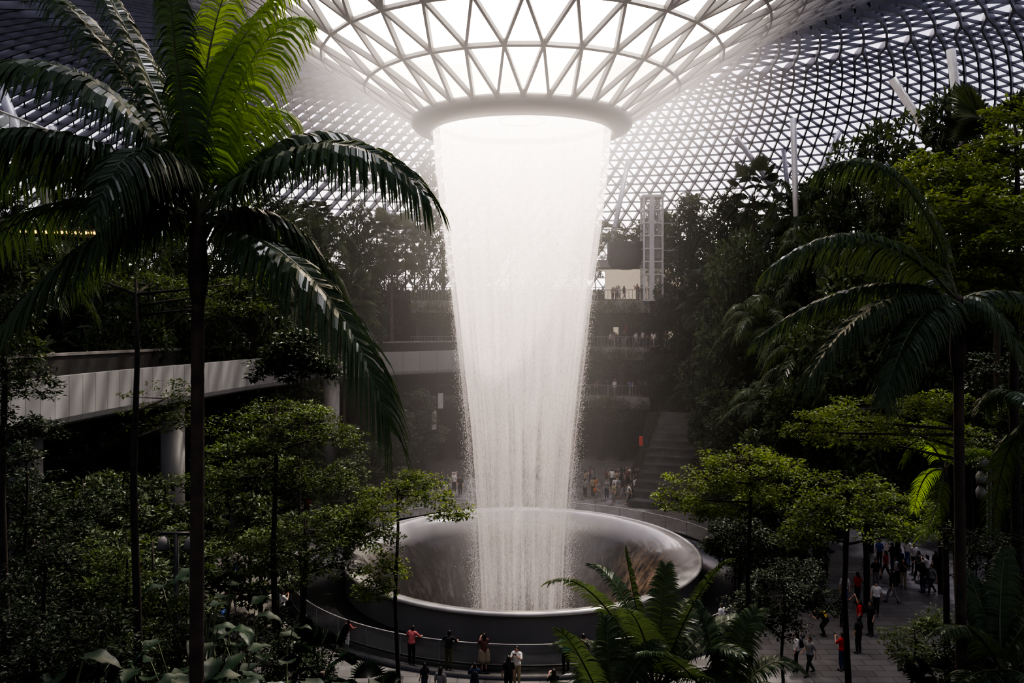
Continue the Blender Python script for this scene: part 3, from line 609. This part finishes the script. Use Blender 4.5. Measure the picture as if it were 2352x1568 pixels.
# ---------------------------------------------------------------- viaduct
def catm(P,n):
    P=[Vector(p) for p in P];o=[]
    for i in range(len(P)-1):
        a=P[max(0,i-1)];b=P[i];c=P[i+1];d=P[min(len(P)-1,i+2)]
        for k in range(n):
            t=k/n;o.append(.5*((2*b)+(c-a)*t+(2*a-5*b+4*c-d)*t*t+(3*b-a-3*c+d)*t**3))
    o.append(P[-1]);return o
path=catm([(a,b,.25-max(0,b-36)*.028) for a,b in vp],6)
def sweep(mb,prof,m=0,gap=0,ls=0):
    fr=[]
    for i,p in enumerate(path):
        t=(path[min(i+1,len(path)-1)]-path[max(0,i-1)]).normalized();fr.append((p,Vector((-t.y,t.x,0)),t))
    K=len(prof)
    for i in range(len(path)-1):
        V=[]
        for (p,nn,t),g in((fr[i],gap),(fr[i+1],-gap)):
            for u,z in prof:V.append(p+nn*u+t*g+Vector((0,0,z)))
        mb.add(V,[(j,j+1,K+j+1,K+j) for j in range(K-1)],m)
br=empty('footbridge',(-18,45,0));tag(br,"long curved elevated bridge with pale panelled side on round pillars","bridge")
def pch(name,mb,mats,par,smooth=False):
    o=ob(name,mb.mesh(name,mats,smooth),None);o.parent=par;o.matrix_parent_inverse=Matrix.Translation(-Vector(par.location));return o
mb=MB();sweep(mb,[(.12,13.12),(-.02,13.12),(-.02,11.3),(.06,11.05),(.2,10.95)],0,.01);pch('fascia',mb,[M_fascia],br)
mb=MB();sweep(mb,[(.12,13.05),(.12,11.2),(.3,10.85),(1.2,10.5),(3.4,10.5),(4.3,11),(4.6,11.6),(4.6,13.7),(4.45,13.7),(4.45,12.7),(.5,12.7),(.5,13.1),(.12,13.1)]);pch('deck',mb,[M_wall],br)
mb=MB();sweep(mb,[(4.4,13.75),(4.4,13.9),(4.7,13.9),(4.7,13.75)]);pch('parapet_cap',mb,[M_conc],br)
for px,Y in((397,50),(760,67),(60,38)):
    mb=MB();x=(px-1176)/F*Y;mb.tube([(x,Y,0),(x,Y,10.5)],.68,24);pch('pillar',mb,[M_pill],br,True)
wk=empty('glass_walkway',(-25,38,20));tag(wk,"high grey steel walkway with glazed canopy beneath the dome","walkway")
A=W(-60,300,34);B=W(235,395,48);d=(B-A).normalized();nn=Vector((-d.y,d.x,0)).normalized()
mb=MB();z=Vector((0,0,1.2))
for k in(0,2.6):
    for dz in(0,1.2):mb.tube([A+nn*k+Vector((0,0,dz)),B+nn*k+Vector((0,0,dz))],.09 if dz==0 else .05,6)
for i in range(15):
    p=A.lerp(B,i/14);mb.tube([p,p+nn*2.6],.06,5);mb.tube([p,p+z],.025,5);mb.tube([p+nn*2.6,p+nn*2.6+z],.025,5)
pch('frame',mb,[M_grey],wk)
mb=MB();z=Vector((0,0,1.15));mb.add([A,B,B+z,A+z,A+nn*2.6,B+nn*2.6,B+nn*2.6+z,A+nn*2.6+z],[(0,1,2,3),(4,5,6,7),(0,1,5,4)]);pch('glass_side',mb,[M_glassd],wk)
def pole(x0,y0,Y0,x1,y1,Y1,r,ext=3,lab="slender pale steel column leaning up to the roof"):
    a=W(x0,y0,Y0);b=W(x1,y1,Y1);e=b+(b-a).normalized()*ext
    mb=MB();mb.tube([a-e,a+(a-b).normalized()*.3-e,Vector((0,0,0))],[r*.6,r,r],14);o=ob('roof_column',mb.mesh('roof_column',[M_white],True),None,e);tag(o,lab,"column","roof support columns")
for c in[(2185,125,50,2212,340,50,.26),(2055,190,52,2130,305,52,.26),(1822,280,68,1828,480,68,.24),(1925,310,72,1870,430,72,.22),(1695,320,95,1760,410,95,.3),(1442,372,98,1405,560,94,.28),(1800,350,92,1808,420,92,.25),
         (0,200,62,75,385,62,.35),(120,300,62,112,400,62,.3),(885,475,88,925,560,88,.22,0),(965,455,88,930,560,88,.22,0)]:pole(*c)
# ---------------------------------------------------------------- tier building
bd=empty('terraced_building',(CX,CY,0));tag(bd,"curved multi-level building with open balconies behind the waterfall","building")
a0=math.pi/2-PH1;a1=math.pi/2-PH0
for zt in(7.0,12.1,17.0):
    mb=MB();mb.rev([(38,zt-1.3),(38,zt),(50.5,zt),(50.5,zt-.4),(38.5,zt-.4),(38.4,zt-1.3),(38,zt-1.3)],60,c=(0,0),a0=a0,a1=a1);ob('floor_slab',mb.mesh('floor_slab',[M_conc]),bd)
    mb=MB();mb.tube([(38.15*math.cos(t),38.15*math.sin(t),zt+1.1) for t in np.linspace(a0,a1,60)],.04,5)
    for t in np.linspace(a0,a1,70):mb.box((38.15*math.cos(t),38.15*math.sin(t),zt+.55),(.04,.04,1.1))
    ob('balcony_rail',mb.mesh('balcony_rail',[M_conc]),bd)
mb=MB();mb.rev([(46,0),(46,17.2)],60,c=(0,0),a0=a0,a1=a1);ob('rear_wall',mb.mesh('rear_wall',[M_wall]),bd)
mb=MB();mb.rev([(44,20.3),(39,20.3),(38.6,20.5),(38.6,21.3),(46,21.3)],20,c=(0,0),a0=math.pi/2-.40,a1=math.pi/2-.2);ob('upper_slab',mb.mesh('upper_slab',[M_conc]),bd)
mb=MB();mb.rev([(45.8,17.2),(45.8,20.3),(39,20.28)],20,c=(0,0),a0=math.pi/2-.39,a1=math.pi/2-.22);ob('lit_ceiling',mb.mesh('lit_ceiling',[M_warm]),bd)
for i in range(12):
    t=a0+(a1-a0)*(i+.5)/12
    mb=MB();mb.tube([(39.5*math.cos(t),39.5*math.sin(t),0),(39.5*math.cos(t),39.5*math.sin(t),17)],.35,12);ob('pillar',mb.mesh('pillar',[M_wall],True),bd)
e=empty('round_balcony',W(1438,600,89));tag(e,"curved concrete balcony drum with planting on top","balcony")
mb=MB();mb.rev([(.3,-.9),(1.5,-.8),(1.9,-.4),(2.0,.2),(2.0,2.0),(1.85,2.0),(1.85,1.2),(.02,1.2)],40,c=(0,0));ob('drum',mb.mesh('drum',[M_wall],True),e)
V=leafcloud(np.array([(random.uniform(-1.7,1.7),random.uniform(-1.7,1.7),2.0+random.random()*1.9) for _ in range(30)]),np.full((30,3),.6),60,.25);ob('planting',mk('planting',V,quads(V),[M_leaff]),e)
ex=W(1497,690,87);e=empty('lift_tower',(ex.x,ex.y,17));tag(e,"white steel lattice lift tower with glass shaft","lift tower")
mb=MB();Hh=10.6
for sx in(-.95,.95):
    for sy in(-.95,.95):mb.box((sx,sy,Hh/2),(.2,.2,Hh))
for i in range(9):
    z=i*Hh/8
    for s in(-.95,.95):mb.box((0,s,z),(1.9,.12,.14));mb.box((s,0,z),(.12,1.9,.14))
mb.box((0,0,Hh+.1),(2.3,2.3,.25));mb.box((-.15,-1.0,Hh/2),(.5,.12,Hh));ob('frame',mb.mesh('frame',[M_white]),e)
mb=MB();mb.box((0,0,Hh/2),(1.8,1.8,Hh));ob('glass_shaft',mb.mesh('glass_shaft',[M_glass]),e)
mb=MB();mb.box((0,0,5.5),(1.5,1.5,2.3));ob('lift_car',mb.mesh('lift_car',[M_conc]),e)
mb=MB()
for s in(-1.5,1.5):mb.box((s+1.2,.2,Hh*.47),(.12,.12,Hh*.94))
for i in range(7):mb.box((1.9,.2,1+i*1.4),(1.6,.1,.1))
ob('side_frame',mb.mesh('side_frame',[M_white]),e)
for zt in(7,12.1,17):
    k=300;t=rng.uniform(a0,a1,k);C=np.stack([CX+37.8*np.cos(t),CY+37.8*np.sin(t),zt-.6+rng.uniform(-1.9,.35,k)],1)
    V=leafcloud(C,np.full((k,3),.5),40,.24);o=ob('balcony_planting',mk('balcony_planting',V,quads(V),[M_leafn]));tag(o,"trailing green plants along the balcony edge","plants",kind="stuff")
def panel(name,px,py,Y,w_,h,mat,lab,cat,dep=.1):
    mb=MB();mb.box((0,0,0),(w_,dep,h));o=ob(name,mb.mesh(name,[mat]),None,W(px,py,Y));tag(o,lab,cat);return o
panel('poster',1434,752,91,.5,1.1,M_redl,"red illuminated poster on the balcony level","sign")
panel('poster',1472,1012,72,.3,.8,M_redl,"tall red banner sign beside the steps","sign")
panel('banner',1012,920,82,.5,1.5,M_whl,"hanging pale banner sign","sign")
panel('banner',997,965,80,.45,1.8,M_whl,"hanging pale banner sign","sign")
for px,py in((1475,655),(1540,650),(1580,652)):panel('shop_window',px,py,96,2.2,1.4,M_warm,"lit shop window behind the balcony","window")
for px,py in((1420,760),(1480,765),(1540,770),(1475,850)):panel('shop_window',px,py,95.5,1.1,.9,M_warm,"small lit shop window behind the balcony","window")
cs=empty('water_steps',(13.2,68,0));tag(cs,"dark stepped water cascade climbing the slope","steps")
mb=MB();dirv=Vector((.34,.94,0)).normalized();sv=Vector((dirv.y,-dirv.x,0));R_=Matrix((sv,dirv,(0,0,1))).transposed()
for i in range(12):
    p=dirv*(i*1.35)+Vector((0,0,.5*i));mb.box(p+Vector((0,0,.25-.25*(i+1)+.25)),(7.4,1.35,.5*(i+1)+.1),0,R_)
M_step=plain('wet_step',(.05,.05,.052),(.08,.08,.082),.12,scale=1)
ob('step_blocks',mb.mesh('step_blocks',[M_step]),cs)
mb=MB()
for s in(-3.8,3.8):mb.tube([sv*s+Vector((0,0,1)),dirv*15.5+sv*s+Vector((0,0,7.0))],.035,6)
for i in range(11):
    for s in(-3.8,3.8):
        p=dirv*(i*1.5)+sv*s;mb.tube([p+Vector((0,0,0)),p+Vector((0,0,1+i*.58))],.025,5)
ob('handrail',mb.mesh('handrail',[M_wall]),cs)
st=empty('lit_canopy',(-20,35,19.5));tag(st,"dark balcony edge with a row of small yellow lamps","canopy")
mb=MB();A=W(-60,545,30);B=W(245,548,36);dd=(B-A);ln=dd.length;mid=(A+B)/2;an=math.atan2(dd.y,dd.x);mb.box(mid+Vector((0,0,.25)),(ln,1.6,.35),0,Matrix.Rotation(an,3,'Z'));pch('edge_beam',mb,[M_wall],st)
nrm=Vector((dd.y,-dd.x,0)).normalized()
for i in range(26):
    p=A.lerp(B,(i+.5)/26)+nrm*.86+Vector((0,0,.2));mb=MB();mb.ell((0,0,0),(.07,.07,.06),8,5);o=ob('lamp',mb.mesh('lamp',[M_yel],True));o.location=p;o.parent=st;o.matrix_parent_inverse=Matrix.Translation(-Vector(st.location))
def lamppost(px,ytop,Y,heads,lab):
    x=(px-1176)/F*Y;b=Ht(x,Y);t=W(px,ytop,Y).z-b;e=empty('lamp_post',(x,Y,b));tag(e,lab,"lamp post")
    mb=MB();mb.tube([(0,0,0),(0,0,t)],.07,10);mb.box((0,0,t),(.9,.08,.08));ob('pole',mb.mesh('pole',[M_dark],True),e)
    for hx,hz in heads:
        mb=MB();mb.tube([(hx,0,t+hz+.2),(hx,-.05,t+hz+.1),(hx,-.15,t+hz-.15)],[.05,.14,.17],12);ob('lamp_head',mb.mesh('lamp_head',[M_conc],True),e)
lamppost(405,1225,22,[(-.3,-.25),(.4,-.25)],"dark post with two spotlight heads")
lamppost(2272,1060,26,[(-.25,.0),(-.3,-.5),(-.3,-.95)],"dark post with stacked spotlight heads")
sg=empty('shop_sign',W(1905,1216,50));tag(sg,"dark sign board with pale lettering and ring emblem","sign")
mb=MB();mb.box((0,0.05,0),(2.0,.08,.9));zf=sg.location.z
for s in(-.9,.9):mb.box((s,.1,-zf/2),(.08,.08,zf))
ob('board',mb.mesh('board',[M_dark]),sg)
M_let=plain('lettering',(.5,.5,.5),emis=(1,1,1),estr=.2)
DG=bpy.context.evaluated_depsgraph_get
cu=bpy.data.curves.new('lettering','FONT');cu.body='miam';cu.size=.5;cu.extrude=.01;to=bpy.data.objects.new('tmpt',cu);COL.objects.link(to);dg=DG();dg.update();lm=bpy.data.meshes.new_from_object(to.evaluated_get(dg));bpy.data.objects.remove(to);lm.materials.clear();lm.materials.append(M_let)
o=ob('lettering',lm,sg,(-.35,-.01,-.13));o.rotation_euler=(math.pi/2,0,0)
mb=MB();mb.tube([(-.62+.19*math.cos(t),-.01,.02+.19*math.sin(t)) for t in np.linspace(0,6.283,25)],.025,5);mb.box((-.62,-.01,.02),(.2,.02,.07));ob('emblem',mb.mesh('emblem',[M_let]),sg)
# ---------------------------------------------------------------- people
def remesh(mb,vox,mat):
    me=mb.mesh('tmp');o=bpy.data.objects.new('tmp',me);COL.objects.link(o)
    m=o.modifiers.new('r','REMESH');m.mode='VOXEL';m.voxel_size=vox;m.use_smooth_shade=True
    s=o.modifiers.new('s','SMOOTH');s.factor=.5;s.iterations=2
    dg=DG();dg.update();r=bpy.data.meshes.new_from_object(o.evaluated_get(dg));bpy.data.objects.remove(o)
    r.materials.clear();r.materials.append(mat);return r
def hand(mb,w_,d,side):
    w_=Vector(w_);d=Vector(d).normalized();S=d.cross(Vector((0,0,1)));S=S.normalized() if S.length>.1 else Vector((0,1,0))
    N=S.cross(d);pm=w_+d*.07
    for k in(-.022,0,.022):mb.caps(w_+S*k*.6,pm+S*k,.022,.018,8)
    for i,l in enumerate((.06,.075,.07,.055)):
        b=pm+S*(-.03+.02*i);m=b+d*l*.55-N*.008;t=m+d*l*.4-N*.03;mb.caps(b,m,.0105,.0095,8);mb.caps(m,t,.0095,.0085,8)
    mb.caps(w_+d*.02+S*-.02*side,w_+d*.06-S*.05*side,.013,.01,8)
def pose(kind):
    J={}
    J['pel']=(0,0,.95);J['ch']=(0,0.01,1.32);J['nk']=(0,.0,1.47);J['hd']=(0,.025,1.61)
    for s,n in((-1,'l'),(1,'r')):
        J['sh'+n]=(.18*s,0,1.41);J['el'+n]=(.24*s,-.02,1.13);J['wr'+n]=(.25*s,.08,.9);J['hp'+n]=(.09*s,0,.92);J['kn'+n]=(.10*s,.03,.5);J['an'+n]=(.10*s,-.01,.09)
    if kind=='lean':
        J['ch']=(0,.07,1.30);J['nk']=(0,.12,1.44);J['hd']=(0,.17,1.57)
        for s,n in((-1,'l'),(1,'r')):J['sh'+n]=(.18*s,.1,1.38);J['el'+n]=(.34*s,.2,1.2);J['wr'+n]=(.3*s,.42,1.16)
    if kind=='photo':
        for s,n in((-1,'l'),(1,'r')):J['el'+n]=(.23*s,.16,1.22);J['wr'+n]=(.07*s,.34,1.44)
    if kind=='walk':
        J['knl']=(-.1,.2,.52);J['anl']=(-.1,.28,.1);J['knr']=(.1,-.08,.5);J['anr']=(.1,-.34,.14);J['ell']=(-.24,-.12,1.15);J['wrl']=(-.24,-.12,.9);J['wrr']=(.24,.22,.98)
    if kind=='reach':
        J['elr']=(.36,.12,1.5);J['wrr']=(.5,.2,1.72)
    if kind=='bend':
        J['pel']=(0,-.1,.82);J['ch']=(0,.18,1.08);J['nk']=(0,.3,1.17);J['hd']=(0,.42,1.24)
        for s,n in((-1,'l'),(1,'r')):J['sh'+n]=(.18*s,.27,1.12);J['el'+n]=(.2*s,.42,.9);J['wr'+n]=(.08*s,.6,1.0);J['hp'+n]=(.09*s,-.1,.8);J['kn'+n]=(.12*s,.13,.45)
    return {k:Vector(v) for k,v in J.items()}
def pkit(kind):
    J=pose(kind);b=MB();K={}
    b.caps(J['pel'],J['ch'],.125,.14);b.caps(J['pel']+Vector((-.05,0,0)),J['pel']+Vector((.05,0,0)),.12,.12);b.caps(J['shl'].lerp(J['shr'],.15),J['shl'].lerp(J['shr'],.85),.085,.085);b.caps(J['ch']+Vector((-.06,0,0)),J['ch']+Vector((.06,0,0)),.11,.11);b.caps(J['nk']-Vector((0,0,.05)),J['hd']-Vector((0,0,.05)),.055,.05)
    h=J['hd'];b.ell(h,(.075,.092,.11));b.ell(h+Vector((0,.03,-.055)),(.052,.06,.06));b.caps(h+Vector((0,.085,.01)),h+Vector((0,.103,-.02)),.011,.015,8);b.ell(h+Vector((0,.083,-.055)),(.024,.012,.01),8,6)
    for s in(-1,1):b.ell(h+Vector((.078*s,0,-.005)),(.014,.022,.032),8,6)
    sh=MB();tr=MB();fo=MB();dr=MB()
    for s,n in((-1,'l'),(1,'r')):
        b.caps(J['sh'+n],J['el'+n],.05,.038);b.caps(J['el'+n],J['wr'+n],.037,.025);hand(b,J['wr'+n],(J['wr'+n]-J['el'+n]) if kind!='lean' else Vector((0.0,1,-.1)),s)
        b.caps(J['hp'+n],J['kn'+n],.08,.055);b.caps(J['kn'+n],J['an'+n],.054,.036);b.caps(J['an'+n]-Vector((0,.02,.03)),J['an'+n]+Vector((.02*s,.15,-.05)),.035,.028)
        sh.caps(J['sh'+n],J['sh'+n].lerp(J['el'+n],.8),.066,.062)
        tr.caps(J['hp'+n],J['kn'+n],.098,.075);tr.caps(J['kn'+n],J['kn'+n].lerp(J['an'+n],.9),.074,.058)
        fo.caps(J['an'+n]-Vector((0,.03,.04)),J['an'+n]+Vector((.02*s,.16,-.052)),.046,.036)
        dr.caps(J['hp'+n],J['hp'+n].lerp(J['kn'+n],.9),.15,.2)
    sh.caps(J['pel']+Vector((0,0,.02)),J['ch'],.148,.158);sh.caps(J['pel']+Vector((-.05,0,.03)),J['pel']+Vector((.05,0,.03)),.135,.135);sh.caps(J['shl'].lerp(J['shr'],.12),J['shl'].lerp(J['shr'],.88),.095,.095);sh.caps(J['ch']+Vector((-.06,0,0)),J['ch']+Vector((.06,0,0)),.125,.125)
    tr.caps(J['pel']+Vector((-.05,0,-.02)),J['pel']+Vector((.05,0,-.02)),.135,.135)
    hr=MB();hr.ell(h+Vector((0,-.018,.025)),(.09,.098,.105));hr.ell(h+Vector((0,-.05,-.03)),(.078,.065,.09))
    hl=MB();hl.ell(h+Vector((0,-.018,.025)),(.09,.098,.105));hl.caps(h+Vector((-.03,-.055,-.02)),h+Vector((-.03,-.09,-.24)),.07,.05);hl.caps(h+Vector((.03,-.055,-.02)),h+Vector((.03,-.09,-.24)),.07,.05)
    ey=MB()
    for s in(-1,1):ey.ell(h+Vector((.03*s,.083,.012)),(.012,.008,.008),8,6)
    bp=MB();c=J['ch']+Vector((0,-.2,-.06));bp.ell(c,(.15,.1,.22));bp.ell(c+Vector((0,-.06,-.07)),(.11,.07,.11))
    for s in(-1,1):bp.tube([c+Vector((.1*s,.05,.17)),J['ch']+Vector((.11*s,.0,.21)),J['ch']+Vector((.11*s,.16,.08)),J['ch']+Vector((.13*s,.02,-.17))],.022,6)
    ph=MB();ph.box((J['wrl']+J['wrr'])/2+Vector((0,.07,.07)),(.15,.012,.08))
    K['body']=remesh(b,.012,M_skin);K['shirt']=remesh(sh,.016,M_conc);K['trousers']=remesh(tr,.016,M_dark);K['shoes']=remesh(fo,.014,M_dark)
    K['skirt']=remesh(dr,.02,M_dark);K['hair']=remesh(hr,.014,M_hair);K['long_hair']=remesh(hl,.014,M_hair);K['eyes']=ey.mesh('eyes',[M_hair],True);K['backpack']=remesh(bp,.02,M_dark);K['phone']=ph.mesh('phone',[M_dark]);return K
PK={k:pkit(k) for k in('stand','lean','photo','walk','reach','bend')}
cm={}
def cmat(c):
    if c not in cm:cm[c]=plain('cloth_%d'%len(cm),c,tuple(x*.8 for x in c),.85,scale=6)
    return cm[c]
RED=(.45,.03,.025);WH=(.62,.60,.58);BK=(.015,.015,.018);NV=(.02,.035,.09);TEAL=(.05,.22,.28);OL=(.12,.11,.05);PK_=(.5,.13,.14);BR=(.14,.06,.05);OR=(.55,.18,.05);GY=(.2,.2,.2);BL=(.08,.14,.35);KH=(.3,.25,.17);YE=(.75,.5,.05)
cn={RED:'red',WH:'white',BK:'black',NV:'navy',TEAL:'teal',OL:'olive',PK_:'pink',BR:'brown',OR:'orange',GY:'grey',BL:'blue',KH:'khaki',YE:'yellow'}
pd_={'stand':'standing','lean':'leaning on railing','photo':'raising a phone','walk':'walking','reach':'raising one arm','bend':'bending forward'}
def person(px,py,Y,z,kind,rot,shc,trc,hair='hair',bag=None,sc=1.0,skirt=False,group=None,det=True):
    x=(px-1176)/F*Y;e=empty('person',(x,Y,z));e.rotation_euler=(0,0,rot);e.scale=(sc,)*3
    K=PK[kind];lst=[('body',K['body'],M_skin),('shirt',K['shirt'],cmat(shc)),('hair',K[hair],M_hair)]
    lst.append(('skirt',K['skirt'],cmat(trc)) if skirt else ('trousers',K['trousers'],cmat(trc)))
    if det:lst+=[('shoes',K['shoes'],M_dark),('eyes',K['eyes'],M_hair)]
    if bag:lst.append(('backpack',K['backpack'],cmat(bag)))
    if kind=='photo':lst.append(('phone',K['phone'],M_dark))
    for n,me,m in lst:
        o=bpy.data.objects.new(n,me);link(o,e);o.material_slots[0].link='OBJECT';o.material_slots[0].material=m
    tag(e,"person in %s top, %s %s, %s%s"%(cn[shc],cn[trc],'skirt' if skirt else 'trousers',pd_[kind],', %s backpack'%cn[bag] if bag else ''),"person",group)
def FY(py,z=0):return F*(CZ-z)/(py-HY)
def P0(px,feet,*a,**k):person(px,feet,FY(feet),0,*a,**k)
def railY(px):
    Y=38
    for _ in range(5):
        x=(px-1176)/F*Y;Y=52-math.sqrt(max(0,14.0**2-(x-CX)**2))-.42
    return Y
def PR_(px,kind,*a,rot=None,**k):
    Y=railY(px);x=(px-1176)/F*Y;r=math.atan2(-(CX-x),52-Y) if rot is None else rot
    person(px,0,Y,0,kind,r,*a,**k)
GR="visitors along the fountain railing"
PR_(945,'lean',PK_,BK,group=GR)
PR_(1030,'lean',BK,OL,group=GR)
PR_(1112,'photo',BR,KH,'long_hair',skirt=True,rot=.3,group=GR)
PR_(1300,'lean',TEAL,BK,group=GR)
PR_(1342,'lean',BR,KH,'long_hair',sc=.95,group=GR)
PR_(797,'lean',PK_,WH,'long_hair',sc=.75,group=GR)
PR_(1658,'stand',WH,BK,group=GR)
person(1187,0,36.3,0,'photo',2.9,WH,KH,'long_hair')
person(1168,0,35.3,0,'stand',.2,BK,BK,'long_hair')
person(1090,0,34.6,0,'photo',.1,NV,BK,bag=BK)
person(1012,0,34.2,0,'stand',-.4,GY,BK,'long_hair')
person(1272,0,34.0,0,'photo',.3,BK,GY,'long_hair')
person(975,0,35.4,0,'stand',.6,BK,NV,'long_hair',sc=.8)
R3="visitors on the plaza"
for a in[(1970,1385,'stand',.4,RED,BK),(1975,1455,'reach',1.2,RED,BK),(2013,1410,'walk',2.6,WH,BK),(1935,1440,'reach',-1.2,BR,BK),(1972,1500,'stand',.5,BK,BK),
 (2050,1310,'photo',.8,BK,NV),(2068,1325,'stand',2,NV,BK),(2035,1330,'walk',1,RED,BK),(2012,1350,'stand',3,BK,GY),(2085,1300,'stand',-1,WH,BL),(2110,1330,'walk',1.5,GY,BK),(2130,1340,'photo',.5,WH,NV),(2150,1330,'stand',.2,BK,BK),
 (2082,1285,'stand',1,BK,BK),(2165,1325,'walk',2,NV,GY),(1895,1330,'photo',-.5,GY,BK),(2020,1300,'stand',2.2,BL,BK),(1935,1540,'photo',.5,RED,NV),(1830,1540,'stand',1.2,WH,BK),(2100,1312,'stand',3,WH,BK),(1860,1550,'walk',2,GY,BK),
 (2060,1345,'stand',1,WH,BK),(2075,1350,'photo',2.5,BK,KH),(2120,1360,'stand',.4,BK,NV),(2140,1365,'walk',1.8,GY,BK),(1990,1340,'stand',2,GY,NV),(2050,1385,'walk',.7,BK,GY),(1940,1390,'stand',2.8,WH,BL),(2000,1460,'stand',1.9,BK,BK),(1885,1400,'walk',1,NV,BK)]:
    P0(*a,hair=random.choice(['hair','long_hair']),bag=random.choice([None,None,BK]),group=R3)
P0(1893,1460,'bend',1.5,BK,BK,bag=YE,group=R3)
for a in[(540,1325,'stand',-.4,WH,BL),(556,1330,'photo',.3,WH,BK),(535,1410,'walk',.6,WH,WH),(648,1432,'photo',-.7,WH,NV),(510,1470,'stand',1,BL,BK),(575,1345,'stand',2,NV,BK),(365,1335,'stand',1,TEAL,BK),(470,1345,'walk',1,BK,BK),(520,1430,'stand',3,GY,BK),
 (655,1195,'stand',1,GY,BK),(672,1198,'stand',2,WH,BK),(690,1196,'walk',0,WH,NV),(640,1194,'stand',-1,BK,BK),(560,1160,'stand',.5,WH,BK),(575,1158,'walk',2,GY,BK),(600,1170,'stand',1,BK,BK),(705,1190,'stand',.5,RED,BK),(300,1200,'stand',.5,WH,BK),(250,1190,'walk',.5,GY,BK),(480,1180,'walk',.5,GY,BK)]:
    P0(*a,hair=random.choice(['hair','long_hair']),group=R3)
ck=[WH,WH,GY,BK,BK,NV,BL,KH,GY,WH,BK,BR]
for i in range(38):
    px=random.choice([random.gauss(1430,25),random.uniform(1335,1470),random.gauss(1440,30),random.uniform(1000,1060)]);P0(px,random.uniform(1112,1158),random.choice(['stand','photo','walk']),random.uniform(0,6),random.choice(ck),random.choice([BK,NV,GY]),hair=random.choice(['hair','long_hair']),group="visitors behind the fountain",det=False)
P0(1366,1140,'stand',0,OR,OR,'long_hair',skirt=True,group="visitors behind the fountain")
for zt,n,x0,x1 in((17,26,1405,1590),(12.1,22,1400,1560),(7,16,1370,1500)):
    for i in range(n):
        px=random.uniform(x0,x1);t=(px-1176)/F;r=38.5+abs(random.gauss(0,1.2));Y=CY+38
        for _ in range(6):
            x=t*Y;Y=CY+math.sqrt(r*r-(x-CX)**2)
        person(px,0,Y,zt,random.choice(['stand','photo','walk']),random.uniform(0,6.28),random.choice(ck),random.choice([BK,NV,GY]),hair=random.choice(['hair','long_hair']),group="visitors along the balconies",det=False,sc=random.uniform(.85,1.03))
for px in(530,560,573,830):
    mb=MB()
    Y=58 if px<800 else 70
    mb.tube([(0,0,0),(0,0,.3)],.02,6);mb.ell((0,0,.34),(.08,.08,.07),8,6)
    o=ob('bridge_beacon',mb.mesh('bridge_beacon',[M_conc],True),None,W(px,795,Y));o.location.z=14.15-(Y-36)*.028;tag(o,"small pale fixture standing on the bridge parapet","lamp","pale fixtures on the bridge")
